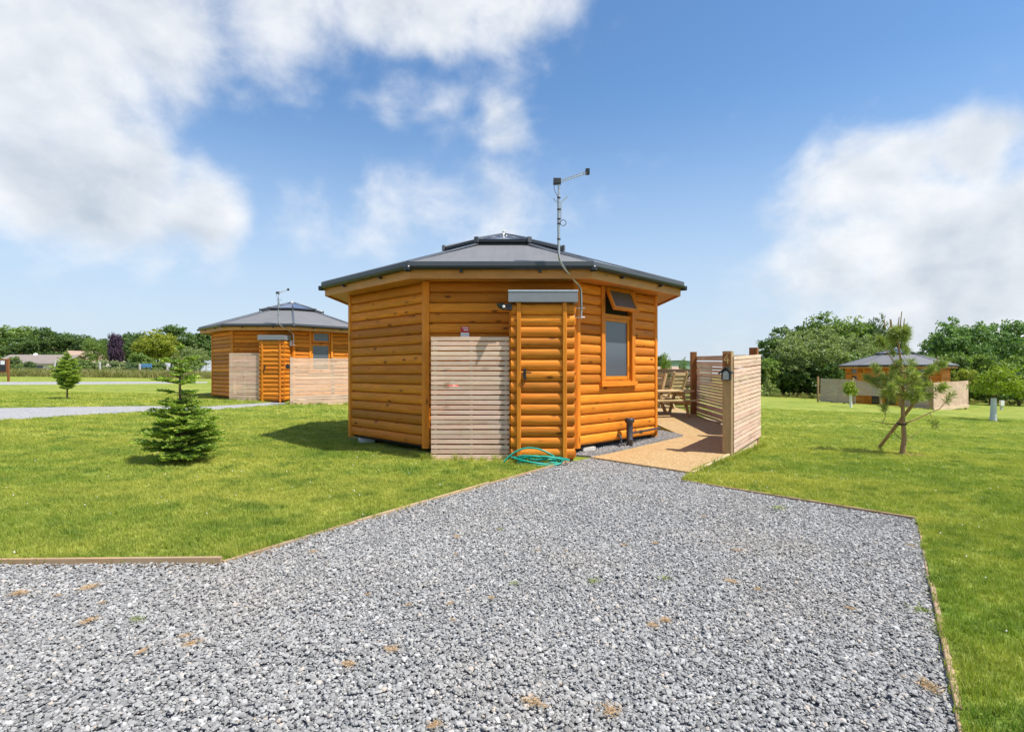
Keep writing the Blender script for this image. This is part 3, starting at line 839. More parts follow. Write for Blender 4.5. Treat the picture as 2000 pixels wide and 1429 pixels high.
    lan = put('roof_lantern', kerb, 'gutter', root)
    ZP = 4.43
    gl = trap(MB(), AL + .02, ZL + .085, .05, ZP - .03, .02, .002).mesh('glazing_panel')
    ef = MB(); r = AL + .035; a = r * tn; ef.box(-a, a, -r, -r + .03, ZL + .045, ZL + .10); efm = ef.mesh('lantern_trim')
    gb = MB(); r0 = (AL + .05) / math.cos(math.pi / 8)
    gb.add([(-.035, -r0, ZL + .07), (0, -r0, ZL + .125), (.035, -r0, ZL + .07), (.02, -.06, ZP - .01), (0, -.06, ZP + .02), (-.02, -.06, ZP - .01)], [(0, 1, 4, 5), (1, 2, 3, 4), (0, 2, 1), (0, 5, 3, 2)])
    gb.box(-.04, .04, -r0 - .015, -r0 + .03, ZL + .03, ZL + .14)
    gbm = gb.mesh('glazing_bar')
    for k in range(8):
        put('glazing_panel', gl, 'rooflight', lan, (0, 0, 0), (0, 0, R(45 * k)))
        put('lantern_trim', efm, 'gutter', lan, (0, 0, 0), (0, 0, R(45 * k)))
        put('glazing_bar', gbm, 'roof_trim', lan, (0, 0, 0), (0, 0, R(45 * k - 22.5)))
    put('finial', MB().lathe([(.09, ZP - .05), (.085, ZP), (.03, ZP + .02), (.022, ZP + .05), (.045, ZP + .065), (.03, ZP + .08)], 12), 'white', lan)
    # utility cupboard against the front wall
    u0, u1, yf = 0.164, 1.142, -3.70
    cb = MB().box(u0 + .015, u1 - .015, yf + .03, -AP - .05, .03, 2.47)
    cup = put('utility_cupboard', cb, 'core', root)
    p0, p1, p2, p3 = u0 + .085, u0 + .155, u1 - .185, u1 - .118
    for r in range(14):
        z = 0.06 + r * PITCH
        for a, b in ((u0, p0), (p0 + .07, p2 - .002), (p3, u1)):
            put('log_board', log(b - a), 'stain', cup, ((a + b) / 2, yf + .03, z))
        ln = -AP - .05 - (yf + .03)
        put('log_board', log(ln), 'stain', cup, (u0 + .015, yf + .03 + ln / 2, z), (0, 0, R(-90)))
        put('log_board', log(ln), 'stain', cup, (u1 - .015, yf + .03 + ln / 2, z), (0, 0, R(90)))
    put('trim_post', MB().vpost((p0 + p1) / 2, yf - .005, .0, 2.46, .068, .06), 'stain_v', cup)
    put('trim_post', MB().vpost((p2 + p3) / 2, yf - .005, .0, 2.46, .066, .06), 'stain_v', cup)
    cr = MB(); x0, x1 = u0 - .04, u1 + .045
    cr.add([(x0, yf - .07, 2.47), (x1, yf - .07, 2.47), (x1, -AP - .07, 2.47), (x0, -AP - .07, 2.47), (x0, yf - .07, 2.645), (x1, yf - .07, 2.645), (x1, -AP - .07, 2.70), (x0, -AP - .07, 2.70)],
           [(3, 2, 1, 0), (4, 5, 6, 7), (0, 1, 5, 4), (1, 2, 6, 5), (2, 3, 7, 6), (3, 0, 4, 7)])
    put('cupboard_roof', cr, 'cupboard_roof', cup)
    put('roof_flashing', MB().box(x0 - .004, x1 + .004, yf - .076, yf - .05, 2.63, 2.652), 'alu', cup)
    hd_ = MB(); hx = p1 + .055
    hd_.cbox(hx - .022, hx + .022, yf - .035, yf - .016, 1.29, 1.45).tube([(hx, yf - .03, 1.39), (hx, yf - .075, 1.39), (hx + .10, yf - .08, 1.388)], .010, 8)
    put('door_handle', hd_, 'black', cup)
    put('door_latch', MB().tube([(p1 + .01, yf - .02, 1.18), (p1 + .05, yf - .045, 1.22), (p1 + .075, yf - .035, 1.29)], .006, 6), 'black', cup)
    return root

LODGE = make_lodge()
index_children()
L1 = (-0.18, 12.25, 0.0); L1R = 0.0
L2 = (-10.2, 25.75, 0.20); L2R = 0.0
L3 = (29.2, 42.2, -1.22); L3R = R(131)
lodge2 = copy_tree(LODGE); lodge3 = copy_tree(LODGE)
for o, l, r, lab in ((LODGE, L1, L1R, 'large octagonal orange log lodge in the middle with grey roof and lantern'),
                     (lodge2, L2, L2R, 'smaller-looking octagonal log lodge on the left, behind the young fir tree'),
                     (lodge3, L3, L3R, 'distant log lodge on the right behind the staked pine and weathered fence')):
    o.location = l; o.rotation_euler = (0, 0, r)
    tag(o, lab, 'lodge', 'octagonal log lodges')
for ch in bpy.data.objects:                           # the vent is shut on the other two lodges
    if ch.name.startswith('vent_sash') and ch.parent and ch.parent.parent in (lodge2, lodge3): ch.rotation_euler = (0, 0, 0)
def at_lodge(l, x, y, z=0.0): return (l[0] + x, l[1] + y, l[2] + z)

# ------------------------------------------------------------------ slatted screens and fences
SLATS = {}
def slat_mesh(L, h, t=0.02):
    k = (round(L, 3), h, t)
    if k not in SLATS: SLATS[k] = MB().cbox(0, L, -t / 2, t / 2, 0, h, .003).mesh('slat')
    return SLATS[k]
def run_slats(parent, p0, p1, z0, z1, n, pitch, h, m='slat', off=0.0, jit=0.006):
    a = Vector(p0); b = Vector(p1); d = b - a; L = d.length; ang = math.atan2(d.y, d.x); nrm = Vector((d.y, -d.x)) / L
    tilt = -math.atan2(z1 - z0, L)
    me = slat_mesh(L, h)
    if len(me.materials) == 0: me.materials.append(M[m])
    for i in range(n):
        o = put('slat', me, m, parent, (a.x + nrm.x * off, a.y + nrm.y * off, z0 + i * pitch + random.uniform(-1, 1) * jit * .6), (0, tilt + random.uniform(-1, 1) * jit * .5, ang + random.uniform(-1, 1) * jit * .3))
def make_bin_screen():
    t = thing('bin_screen', '', 'screen')
    run_slats(t, (0, 0), (1.215, 0), .055, .055, 25, .0762, .0585)
    for x in (.06, .62, 1.16): put('batten', MB().box(x - .02, x + .02, .012, .05, 0, 1.93), 'slat', t)
    put('base_board', MB().cbox(-.03, 1.20, -.05, .03, -.06, .045), 'cream', t)
    for i in range(25):
        put('slat', slat_mesh(.49, .0585), 'slat', t, (.002, .02, .055 + i * .0762), (0, 0, R(90)))
    return t
scr = make_bin_screen(); index_children()
scr2 = copy_tree(scr)
scr.location = at_lodge(L1, -1.075, -3.62, .0)
scr2.location = at_lodge(L2, -1.075, -3.62, .0)
tag(scr, 'pale slatted bin screen in front of the large lodge, left of its cupboard door', 'screen', 'slatted bin screens')
tag(scr2, 'pale slatted bin screen in front of the left-hand lodge', 'screen', 'slatted bin screens')
for i, x in enumerate((.30, .72)):
    g = thing('gas_cylinder', 'red gas cylinder %s behind the slats of the large bin screen' % ('on the left' if i == 0 else 'on the right'), 'gas cylinder', at_lodge(L1, -1.075 + x, -3.30, 0.03))
    put('body', MB().lathe([(.10, 0), (.15, .02), (.155, .10), (.155, 1.02), (.13, 1.12), (.05, 1.18), (.04, 1.20)], 16), 'red', g)
    put('valve', MB().lathe([(.03, 1.19), (.035, 1.24), (.03, 1.30)], 8), 'steel', g)

# fence along the path
fence = thing('slatted_fence', 'pale slatted timber fence with tall post on the right side of the resin path', 'fence', (0, 0, 0))
A_, B_, C_ = Vector((3.66, 9.40)), Vector((4.86, 11.1)), Vector((5.10, 15.6))
dB = (B_ - A_).normalized(); aB = math.atan2(dB.y, dB.x)
run_slats(fence, A_ + dB * .0, B_ + dB * .06, .03, .12, 22, .0748, .0605, 'slat', .088)
run_slats(fence, B_ + Vector((0, .12)), C_ + Vector((0, .12)), .12, .22, 22, .0748, .0605, 'slat', .085)
def fpost(p, z0, h, ang, m='post', wx=.15, wy=.15, name='post'):
    return put(name, MB().vpost(0, 0, 0, h, wx, wy), m, fence, (p[0], p[1], z0), (0, 0, ang))
fpost(A_, -.05, 1.80, aB, 'post')
fpost(B_ + dB * -.1, -.05, 1.93, aB, 'post_stain')
fpost(C_, .1, 1.86, R(87), 'post_stain')
for i in range(2):
    p = A_.lerp(B_, i / 2) + Vector((dB.y, -dB.x)) * .05
    put('base_board', MB().cbox(0, 1.05, -.022, .022, -.22, .03 + .04 * i), 'cream', fence, (p.x, p.y, 0), (0, 0, aB))
for i in range(2):
    p = Vector((2.47, 7.66)).lerp(A_, i / 2)
    q = A_ - Vector((2.47, 7.66))
    put('base_board', MB().cbox(0, q.length / 2 - .004, -.022, .022, -.2, .028), 'cream', fence, (p.x + .02, p.y - .02, 0), (0, 0, math.atan2(q.y, q.x)))

for i in range(2):
    p = B_.lerp(C_, i / 2)
    q = C_ - B_
    put('base_board', MB().cbox(0, q.length / 2 - .004, -.02, .02, -.35, .12 + .05 * i), 'cream', fence, (p.x + .1, p.y + .1, 0), (0, 0, math.atan2(q.y, q.x)))

# number plaque and lantern on the near post
nn = Vector((-dB.x, -dB.y)); fpos = A_ + nn * .076
pl = thing('number_plaque', 'small brown plaque with a brass 4 at the top of the path post', 'plaque', (fpos.x, fpos.y, 1.60), aB - math.pi / 2)
put('board', MB().cbox(-.062, .062, -.016, 0, -.10, .115, .004), 'post_stain', pl)
four = MB()
def bar2(b, p, q, wd, y0=-.022, y1=-.015):
    p = Vector(p); q = Vector(q); d = (q - p); L = d.length; d /= L; n = Vector((-d.y, d.x)) * wd / 2
    pts = [p + n, p - n, q - n, q + n]
    vs = [(x.x, y, x.y) for y in (y0, y1) for x in pts]
    b.add(vs, [(0, 1, 2, 3), (7, 6, 5, 4), (0, 4, 5, 1), (1, 5, 6, 2), (2, 6, 7, 3), (3, 7, 4, 0)])
bar2(four, (.012, .09), (-.042, .0), .017); bar2(four, (-.044, -.004), (.045, -.004), .016, -.0225); bar2(four, (.018, .045), (.018, -.06), .016, -.0235)
put('numeral', four, 'gold', pl)
ln = thing('wall_lantern', 'small black house-shaped lantern box on the path post below the number', 'lantern', (fpos.x, fpos.y, 1.33), aB - math.pi / 2)
put('case', MB().extrude([(-.075, 0), (.075, 0), (.075, .13), (0, .19), (-.075, .13)], 0, .07), 'black', ln, (0, 0, -.07), (R(90), 0, 0))
rf = MB()
for s_ in (-1, 1):
    rf.add([(0, -.10, .205), (s_ * .115, -.10, .105), (s_ * .115, .0, .105), (0, 0, .205), (0, -.10, .222), (s_ * .12, -.10, .118), (s_ * .12, 0, .118), (0, 0, .222)], [(0, 1, 2, 3), (4, 7, 6, 5), (0, 4, 5, 1), (1, 5, 6, 2), (2, 6, 7, 3)])
put('roof', rf, 'black', ln, (0, 0, -.07))
arch = [(-.048, .012), (.048, .012), (.048, .10)] + [(.048 * math.cos(t_), .10 + .055 * math.sin(t_)) for t_ in (.5, 1.0, 1.57, 2.14, 2.64)] + [(-.048, .10)]
put('front_panel', MB().extrude(arch, .07, .076), 'panel', ln, (0, 0, -.07), (R(90), 0, 0))

# back fence of the patio
bf = thing('patio_fence', 'dark slatted fence at the back of the patio behind the picnic table', 'fence', (0, 0, 0))
run_slats(bf, (-2.0, 19.0), (6.4, 19.0), .20, .16, 18, .0748, .058, 'slat_dark', .03)
for x in (-2.0, .4, 2.8, 5.25, 6.4): put('post', MB().vpost(0, 0, 0, 1.32, .09, .09), 'post_stain', bf, (x, 19.08, .2))

# fence of the left-hand lodge
lf = thing('slatted_fence', 'pale slatted fence in front of the left-hand lodge window', 'fence', (0, 0, 0))
a2, b2 = Vector((-8.37, 20.9)), Vector((-5.7, 22.7))
run_slats(lf, a2, b2, .20, .22, 23, .0748, .058, 'slat', .06)
dd = (b2 - a2).normalized(); an2 = math.atan2(dd.y, dd.x)
for k_ in (0.02, .5, .98):
    p = a2.lerp(b2, k_); put('post', MB().vpost(0, 0, 0, 1.86, .12, .12), 'post', lf, (p.x, p.y, .1), (0, 0, an2))
put('base_board', MB().cbox(0, (b2 - a2).length, -.02, .02, -.1, .14), 'cream', lf, (a2.x + .03, a2.y - .05, .06), (0, 0, an2))
lp = thing('wall_lantern', 'small black lantern box on the fence post of the left-hand lodge', 'lantern', (a2.x - .06, a2.y - .06, 1.52), an2)
put('case', MB().extrude([(-.07, 0), (.07, 0), (.07, .13), (0, .19), (-.07, .13)], 0, .06), 'black', lp, (0, -.0, 0), (R(90), 0, 0))

# weathered fence of the distant lodge
df = thing('weathered_fence', 'weathered grey slatted fence in front of the distant right-hand lodge', 'fence', (0, 0, 0))
def joined_run(parent, p0, p1, zz0, zz1, m, n=22, first=0):
    a = Vector(p0); b = Vector(p1); L = (b - a).length; bmb = MB()
    for i in range(first, n): bmb.box(0, L, -.012, .012, i * .0752, i * .0752 + .068)
    o = put('slat_panel', bmb, m, parent, (a.x, a.y, zz0), (0, -math.atan2(zz1 - zz0, L), math.atan2(b.y - a.y, b.x - a.x)))
    o['kind'] = 'stuff'
P0, P1, P2 = (26.35, 34.7), (22.2, 40.0), (31.4, 38.2)
Q1, Q2, Q3 = (23.7, 38.3), (25.0, 37.4), (25.75, 36.6)
zt = lambda p: float(T(*p)) + .08
joined_run(df, P1, Q1, zt(P1), zt(Q1), 'slat_old_shaded'); joined_run(df, Q1, Q2, zt(Q1), zt(Q2), 'slat_old_shaded', 21, 8)
joined_run(df, Q3, P0, zt(Q3), zt(P0), 'slat_old_shaded'); joined_run(df, P0, P2, zt(P0), zt(P0) + .06, 'slat')  # shaded panels take the darker slats, the sunlit panel the pale ones
for p in (P1, Q1, Q2, Q3, P0, (28.9, 36.45), P2):
    put('post', MB().vpost(0, 0, 0, 1.92, .11, .11), 'post', df, (p[0] - .09, p[1] + .1, float(T(*p)) - .05))
pt = Vector(P2) - Vector(P0)
put('base_board', MB().cbox(0, pt.length, -.02, .02, -.05, .14), 'cream', df, (P0[0] + .02, P0[1] - .03, zt(P0) - .12), (0, -math.atan2(.05, pt.length), math.atan2(pt.y, pt.x)))

# ------------------------------------------------------------------ fittings on the lodges
def arc_pts(p, q, c, n=6):
    p, q, c = Vector(p), Vector(q), Vector(c)
    return [p * (1 - t) ** 2 + c * 2 * t * (1 - t) + q * t * t for t in [i / n for i in range(n + 1)]]
def make_aerial():
    t = thing('tv_aerial', '', 'aerial')
    # local origin: lodge centre; mast clears the gutter, then cranks back to the wall
    xm, ym = .905, -3.66
    xb, yb = 1.31, -3.18
    pts = [(xb, yb, 2.27), (xb, yb, 2.66)] + arc_pts((xb, yb, 2.66), (xb - .12, yb - .14, 2.86), (xb, yb, 2.80), 4)[1:] + \
          arc_pts((xm + .10, ym + .10, 3.02), (xm, ym, 3.22), (xm, ym, 3.10), 4) + [(xm, ym, 4.36)]
    put('mast', MB().tube(pts, .019, 10), 'steel', t)
    br = MB()
    for z in (2.29, 2.44):
        br.tube([(xb - .12, yb + .10, z), (xb - .10, yb - .005, z), (xb + .06, yb - .005, z)], .012, 6)
    br.box(xb - .14, xb - .10, yb - .02, yb + .14, 2.25, 2.48)
    put('wall_bracket', br, 'white', t)
    b0 = Vector((xm, ym, 4.33)); b1 = Vector((xm + .43, ym - .10, 4.455)); dv = (b1 - b0)
    bm_ = MB()
    for oz in (-.016, .016): bm_.tube([b0 + Vector((-.02, 0, oz)), b1 + Vector((0, 0, oz))], .008, 6)
    put('boom', bm_, 'alu', t)
    for i in range(9):
        p = b0 + dv * (.16 + .1 * i); ll = .115 - .007 * i
        sd = Vector((.25, 1, 0)).normalized()
        put('element', MB().tube([p - sd * ll + Vector((0, 0, -.035)), p + sd * ll + Vector((0, 0, .035))], .004, 5), 'alu', t)
    put('end_cap', MB().cbox(-.03, .03, -.03, .03, -.04, .05, .008), 'black', t, b1)
    put('junction_box', MB().cbox(-.075, .04, -.045, .045, -.045, .045, .01), 'pipe', t, (xm - .01, ym, 4.345))
    put('cable', MB().tube([(xm - .07, ym - .02, 4.31), (xm - .075, ym - .02, 4.22), (xm - .05, ym - .02, 4.16), (xm - .02, ym - .022, 4.11), (xm - .02, ym - .024, 3.25)] + [(p[0] - .004, p[1] - .022, p[2]) for p in reversed(pts[2:-2])] + [(xb, yb - .024, 2.4)], .0045, 6), 'pipe', t)
    for z in (4.08, 3.90, 3.75, 3.68, 3.44):
        put('clip', MB().lathe([(.026, z), (.028, z + .006), (.028, z + .02), (.024, z + .026)], 10, xm, ym), 'black', t)
    sp = MB().tube([(xm - .03, ym, 4.02), (xm - .085, ym, 4.085)], .007, 6).tube([(xm + .035, ym - .01, 3.76), (xm + .035, ym - .01, 4.02), (xm + .13, ym - .01, 4.105)], .010, 6)
    put('spare_rod', sp, 'alu', t)
    lp_ = [(xm + .02 + .045 * (1 - math.cos(a)), ym - .02, 3.70 + .045 * math.sin(a)) for a in [i * 2 * math.pi / 14 for i in range(15)]]
    put('cable_loop', MB().tube(lp_, .006, 6), 'pipe', t)
    return t
aer = make_aerial(); index_children(); aer2 = copy_tree(aer)
aer.location = L1; aer2.location = L2
tag(aer, 'galvanised cranked aerial mast with short antenna on the large middle lodge', 'aerial', 'television aerials')
tag(aer2, 'thin aerial mast above the roof of the left-hand lodge', 'aerial', 'television aerials')

sl = thing('security_light', 'black security light on the left of the cupboard roof of the middle lodge', 'light', at_lodge(L1, .10, -3.72, 2.40))
put('bracket', MB().cbox(-.02, .08, -.03, .05, -.05, .04), 'black', sl)
put('lamp_head', MB().add([(-.16, -.06, .04), (-.05, -.10, .05), (-.03, .04, .05), (-.14, .06, .04), (-.13, -.05, -.02), (-.04, -.09, -.06), (-.03, .03, -.06), (-.12, .04, -.02)], [(0, 1, 2, 3), (7, 6, 5, 4), (0, 4, 5, 1), (1, 5, 6, 2), (2, 6, 7, 3), (3, 7, 4, 0)]), 'black', sl)
put('lens', MB().lathe([(.022, 0), (.022, .012), (.010, .018)], 10), 'white', sl, (-.045, -.095, -.01), (R(90), 0, R(-20)))

def make_sticker():
    t = thing('safety_sticker', '', 'sticker')
    put('red_panel', MB().box(-.07, .07, -.004, 0, .0, .10), 'red', t)
    put('white_panel', MB().box(-.072, .072, -.004, .001, -.07, .0), 'white', t)
    tx = MB().box(-.02, .058, -.0055, -.003, .035, .055).box(-.045, .055, -.0055, -.003, .074, .088)
    put('lettering', tx, 'white', t)
    return t
stk = make_sticker(); index_children(); stk2 = copy_tree(stk)
stk.location = at_lodge(L1, -.60, -AP - .043, 2.055 - .005)
stk2.location = at_lodge(L2, .06, -AP - .043, 2.055 - .005)
tag(stk, 'red and white safety sticker on the middle lodge wall above the bin screen', 'sticker', 'safety stickers')
tag(stk2, 'tiny red safety sticker above the bin screen of the left-hand lodge', 'sticker', 'safety stickers')

# soil vent pipe and waste pipe by the window wall
uu = Vector((math.cos(R(45)), math.sin(R(45)))); no = Vector((math.cos(R(-45)), math.sin(R(-45))))
base = Vector((L1[0], L1[1])) + no * AP
def on_wall(u, off): return base + uu * u + no * off
pp = on_wall(.02, .22)
vp = thing('vent_pipe', 'short dark soil vent pipe standing in the gravel below the window', 'pipe', (pp.x, pp.y, .06))
put('pipe', MB().lathe([(.058, -.1), (.058, .10), (.066, .105), (.066, .135), (.058, .14), (.058, .42)], 18), 'pipe', vp)
put('cap', MB().lathe([(.058, .40), (.062, .425), (.083, .435), (.087, .445), (.087, .50), (.076, .51)], 18), 'pipe', vp)
q0 = on_wall(.12, .16); q1 = on_wall(1.28, .10)
wp = put('waste_pipe', MB().tube([(0, 0, 0), ((q1 - q0).x, (q1 - q0).y, .015)], .021, 10).lathe([(.03, -.03), (.03, .03)], 8, (q1 - q0).x * .35, (q1 - q0).y * .35), 'pipe', None, (q0.x, q0.y, .28))
tag(wp, 'thin brown waste pipe running along the lodge wall right of the vent pipe', 'pipe')
q0 = on_wall(-.14, .13)
w2 = put('overflow_pipe', MB().tube([(-.03, .06, .17), (.0, -.0, .16), (.012, -.02, .11), (.012, -.02, .02), (-.03, -.05, 0)], .018, 8), 'pipe', None, (q0.x, q0.y, .09))
tag(w2, 'small bent pipe at the wall just left of the vent pipe', 'pipe')

# hose
hs = MB(); hp = []
rh = random.Random(4)
for i in range(200):
    a = i / 200 * 2 * math.pi * 7
    rr = .34 + .09 * math.sin(a * .37) + .05 * math.sin(a * 1.7)
    hp.append((rr * 1.02 * math.cos(a) + .05 * math.sin(a * .21), rr * .55 * math.sin(a), .025 + .075 * (i / 200) + .035 * math.sin(a * .9 + 1) + .02 * math.sin(a * 2.3)))
hp += arc_pts(hp[-1], (-.62, -.02, .02), (-.25, .05, .40), 14)[1:]
hp = [(x, y, max(z, .016)) for x, y, z in hp]
hose = put('garden_hose', hs.tube([(x * .86, y * .86, z) for x, y, z in hp], .0135, 7), 'hose', None, (.40, 8.34, .02))
tag(hose, 'tangled green garden hose coiled on the grass by the cupboard door', 'hose')

# ------------------------------------------------------------------ patio furniture
def planks(parent, name, m, items):
    for (x0, x1, y0, y1, z0, z1) in items: put(name, MB().cbox(x0, x1, y0, y1, z0, z1, .006), m, parent)
def slant(parent, p, q, wd, th, name='leg', m='pine_furniture'):
    p = Vector(p); q = Vector(q); d = (q - p); L = d.length
    rot = d.to_track_quat('X', 'Z').to_euler()
    put(name, MB().cbox(0, L, -th / 2, th / 2, -wd / 2, wd / 2, .004), m, parent, p, rot)
pt_ = thing('picnic_table', 'wooden picnic table with attached bench on the patio behind the lodge', 'table', (4.02, 15.3, float(PZ(4.0, 15.3))), R(10))
for i in range(5): planks(pt_, 'top_plank', 'pine_furniture', [(-.9, .9, -.36 + i * .148, -.36 + i * .148 + .138, .64, .68)])
for s_ in (-1, 1):
    for i in range(2): planks(pt_, 'bench_plank', 'pine_furniture', [(-.9, .9, s_ * .62 - .14 + i * .142, s_ * .62 - .14 + i * .142 + .132, .40, .44)])
    for x in (-.62, .62):
        slant(pt_, (x, s_ * .58, 0), (x, s_ * .22, .64), .10, .045)
for x in (-.575, .575):
    planks(pt_, 'cross_beam', 'pine_furniture', [(x - .02, x + .02, -.74, .74, .30, .40), (x - .02, x + .02, -.34, .34, .54, .64)])
def chair(label, loc, rz):
    t = thing('garden_chair', label, 'chair', loc, rz, 'wooden garden chairs')
    for i in range(4): planks(t, 'seat_slat', 'pine_furniture', [(-.27, .27, -.30 + i * .13, -.30 + i * .13 + .115, .38 - i * .02, .405 - i * .02)])
    for x in (-.27, .27):
        slant(t, (x, -.30, 0), (x, -.28, .58), .09, .045); slant(t, (x, .34, 0), (x, .12, .40), .09, .045)
        slant(t, (x, .12, .36), (x, .36, 1.12), .08, .045, 'back_post'); planks(t, 'arm', 'pine_furniture', [(x - .06, x + .06, -.34, .26, .58, .61)])
    for i in range(6): slant(t, (-.30, .15 + i * .036, .47 + i * .115), (.30, .15 + i * .036, .47 + i * .115), .095, .02, 'back_slat')
    return t
zc = float(PZ(0, 16))
chair('pale wooden garden chair half hidden by the lodge corner', (3.98, 16.0, zc), R(-62))
chair('wooden garden chair with slatted back behind the picnic table', (5.02, 17.4, float(PZ(0, 17.4))), R(-150))

# ------------------------------------------------------------------ edging boards of the drive (parts of the drive)
drive = ZONES['gravel_drive']
def edging(p, q, step, top, seed):
    a = Vector(p); b = Vector(q); d = b - a; n = max(1, round(d.length / step)); ang = math.atan2(d.y, d.x); rr = random.Random(seed)
    for i in range(n):
        s0 = a.lerp(b, i / n); L = d.length / n - .006
        put('edging_board', MB().cbox(0, L, -.013, .013, -.12, 0, .004), 'edge', drive, (s0.x, s0.y, float(T(s0.x, s0.y)) * .8 + top + rr.uniform(-.010, .008)), (0, rr.uniform(-.007, .007), ang + rr.uniform(-.005, .005)))
for p, q, st, tp in ((DRIVE[0], DRIVE[1], 2.4, .047), (DRIVE[1], DRIVE[2], 2.4, .040), (DRIVE[2], DRIVE[3], 2.1, .038), (DRIVE[6], DRIVE[7], 2.5, .035), (DRIVE[8], DRIVE[9], 1.7, .03), (DRIVE[9], DRIVE[10], 2.5, .03)):
    edging(p, q, st, tp, hash((round(p[0], 2), 1)) % 1000)

# ------------------------------------------------------------------ vegetation helpers
def leaf_mesh(name, C, Tn, Bn):
    """rhombic leaves: centre, half-length vector, half-width vector"""
    n = len(C)
    V = np.empty((n, 4, 3)); V[:, 0] = C - Tn; V[:, 1] = C + Bn; V[:, 2] = C + Tn; V[:, 3] = C - Bn
    me = bpy.data.meshes.new(name)
    me.vertices.add(n * 4); me.vertices.foreach_set('co', V.astype(np.float32).ravel())
    me.loops.add(n * 4); me.loops.foreach_set('vertex_index', np.arange(n * 4, dtype=np.int32))
    me.polygons.add(n); me.polygons.foreach_set('loop_start', np.arange(0, n * 4, 4, dtype=np.int32)); me.polygons.foreach_set('loop_total', np.full(n, 4, np.int32))
    me.update(calc_edges=True)
    return me
def unit(v): return v / np.maximum(np.linalg.norm(v, axis=-1, keepdims=True), 1e-9)
def rand_dirs(n): return unit(RNG.normal(size=(n, 3)))
def crown_mesh(name, lobes, n, size, per=26, cl=0.45, shell=0.45, up=0.35, aspect=0.62, zmin=None):
    """leaf clusters spread through the outer part of overlapping lobes; gaps stay between clusters"""
    lobes = np.array(lobes, float)
    wts = (lobes[:, 3] * lobes[:, 4] + lobes[:, 4] * lobes[:, 5] + lobes[:, 3] * lobes[:, 5]); wts /= wts.sum()
    nc = n // per
    li = RNG.choice(len(lobes), nc, p=wts); d = rand_dirs(nc)
    r = 1 - shell * RNG.uniform(0, 1, nc) ** 1.6
    c = lobes[li, :3] + d * lobes[li, 3:6] * r[:, None] * (1 + .10 * RNG.normal(size=(nc, 1)))
    if zmin is not None:
        k = c[:, 2] > zmin; c = c[k]; d = d[k]; nc = len(c)
    csz = cl * RNG.uniform(.55, 1.35, nc)
    ci = np.repeat(np.arange(nc), per)
    off = rand_dirs(len(ci)) * (RNG.uniform(0, 1, (len(ci), 1)) ** .5) * csz[ci][:, None]; off[:, 2] *= .6
    P = c[ci] + off
    nrm = unit(d[ci] * .6 + rand_dirs(len(ci)) * .9 + np.array([0, 0, up]))
    t = unit(np.cross(nrm, rand_dirs(len(ci)))); b = np.cross(nrm, t)
    s = size * RNG.uniform(.6, 1.3, (len(ci), 1))
    return leaf_mesh(name, P, t * s / 2, b * s / 2 * aspect)
def trunk_mb(h, r, limbs=5, spread=1.2, seed=1, lean=.1, top=.25):
    rr = random.Random(seed); b = MB()
    pts = [(0, 0, -.15)]; n = 5; x = y = 0
    for i in range(1, n + 1):
        x += rr.uniform(-1, 1) * lean * h / n; y += rr.uniform(-1, 1) * lean * h / n; pts.append((x, y, h * i / n))
    b.tube(pts, [r * (1.25 if i == 0 else 1 - (1 - top) * i / n) for i in range(n + 1)], 8)
    for i in range(limbs):
        k = rr.randint(2, n - 1); p = Vector(pts[k]); a = rr.uniform(0, 6.28); ln_ = spread * rr.uniform(.6, 1.1)
        m_ = p + Vector((math.cos(a) * ln_ * .5, math.sin(a) * ln_ * .5, ln_ * .45)); e = p + Vector((math.cos(a) * ln_, math.sin(a) * ln_, ln_ * 1.1))
        b.tube([p, m_, e], [r * .5, r * .35, r * .12], 6)
    return b

def lobes_round(seed, rx, ry, rz, z, n=9):
    rr = random.Random(seed); L = [(0, 0, z, rx * .72, ry * .72, rz * .78)]
    for i in range(n):
        a = 6.283 * i / n + rr.uniform(-.4, .4); e = rr.uniform(-.55, .9)
        k = math.sqrt(max(.1, 1 - e * e * .8)); q = rr.uniform(.5, .66)
        L.append((math.cos(a) * rx * q * k, math.sin(a) * ry * q * k, z + rz * e * .68, rx * rr.uniform(.30, .46), ry * rr.uniform(.30, .46), rz * rr.uniform(.24, .40)))
    return L
CROWNS = {}
def crown(kind):
    if kind in CROWNS: return CROWNS[kind]
    if kind[0] == 'r':                                   # broad round crown, about 8 m wide, 8.6 m tall
        me = crown_mesh('crown', lobes_round(10 + int(kind[1]), 4.0, 4.0, 3.7, 4.9, 11), 13000, .30, 24, .55, .5)
    elif kind[0] == 'w':                                 # loose airy crown
        me = crown_mesh('crown', lobes_round(30 + int(kind[1]), 4.0, 4.0, 3.9, 4.7, 14), 12000, .26, 18, .42, .85, .15, .45)
    elif kind[0] == 'c':                                 # dark layered evergreen
        L = []
        rr = random.Random(50 + int(kind[1]))
        for i in range(16): L.append((rr.uniform(-2.8, 2.8), rr.uniform(-2.8, 2.8), rr.uniform(1.2, 7.6), rr.uniform(1.2, 2.1), rr.uniform(1.2, 2.1), rr.uniform(.5, .9)))
        me = crown_mesh('crown', L, 12000, .28, 22, .45, .6)
    elif kind[0] == 'b':                                 # bush down to the ground, 4 m wide 3 m tall
        me = crown_mesh('foliage', lobes_round(70 + int(kind[1]), 2.0, 2.0, 1.45, 1.45, 8), 6000, .22, 20, .32, .5)
    CROWNS[kind] = me
    return me
_trk = {}; NAT = {}
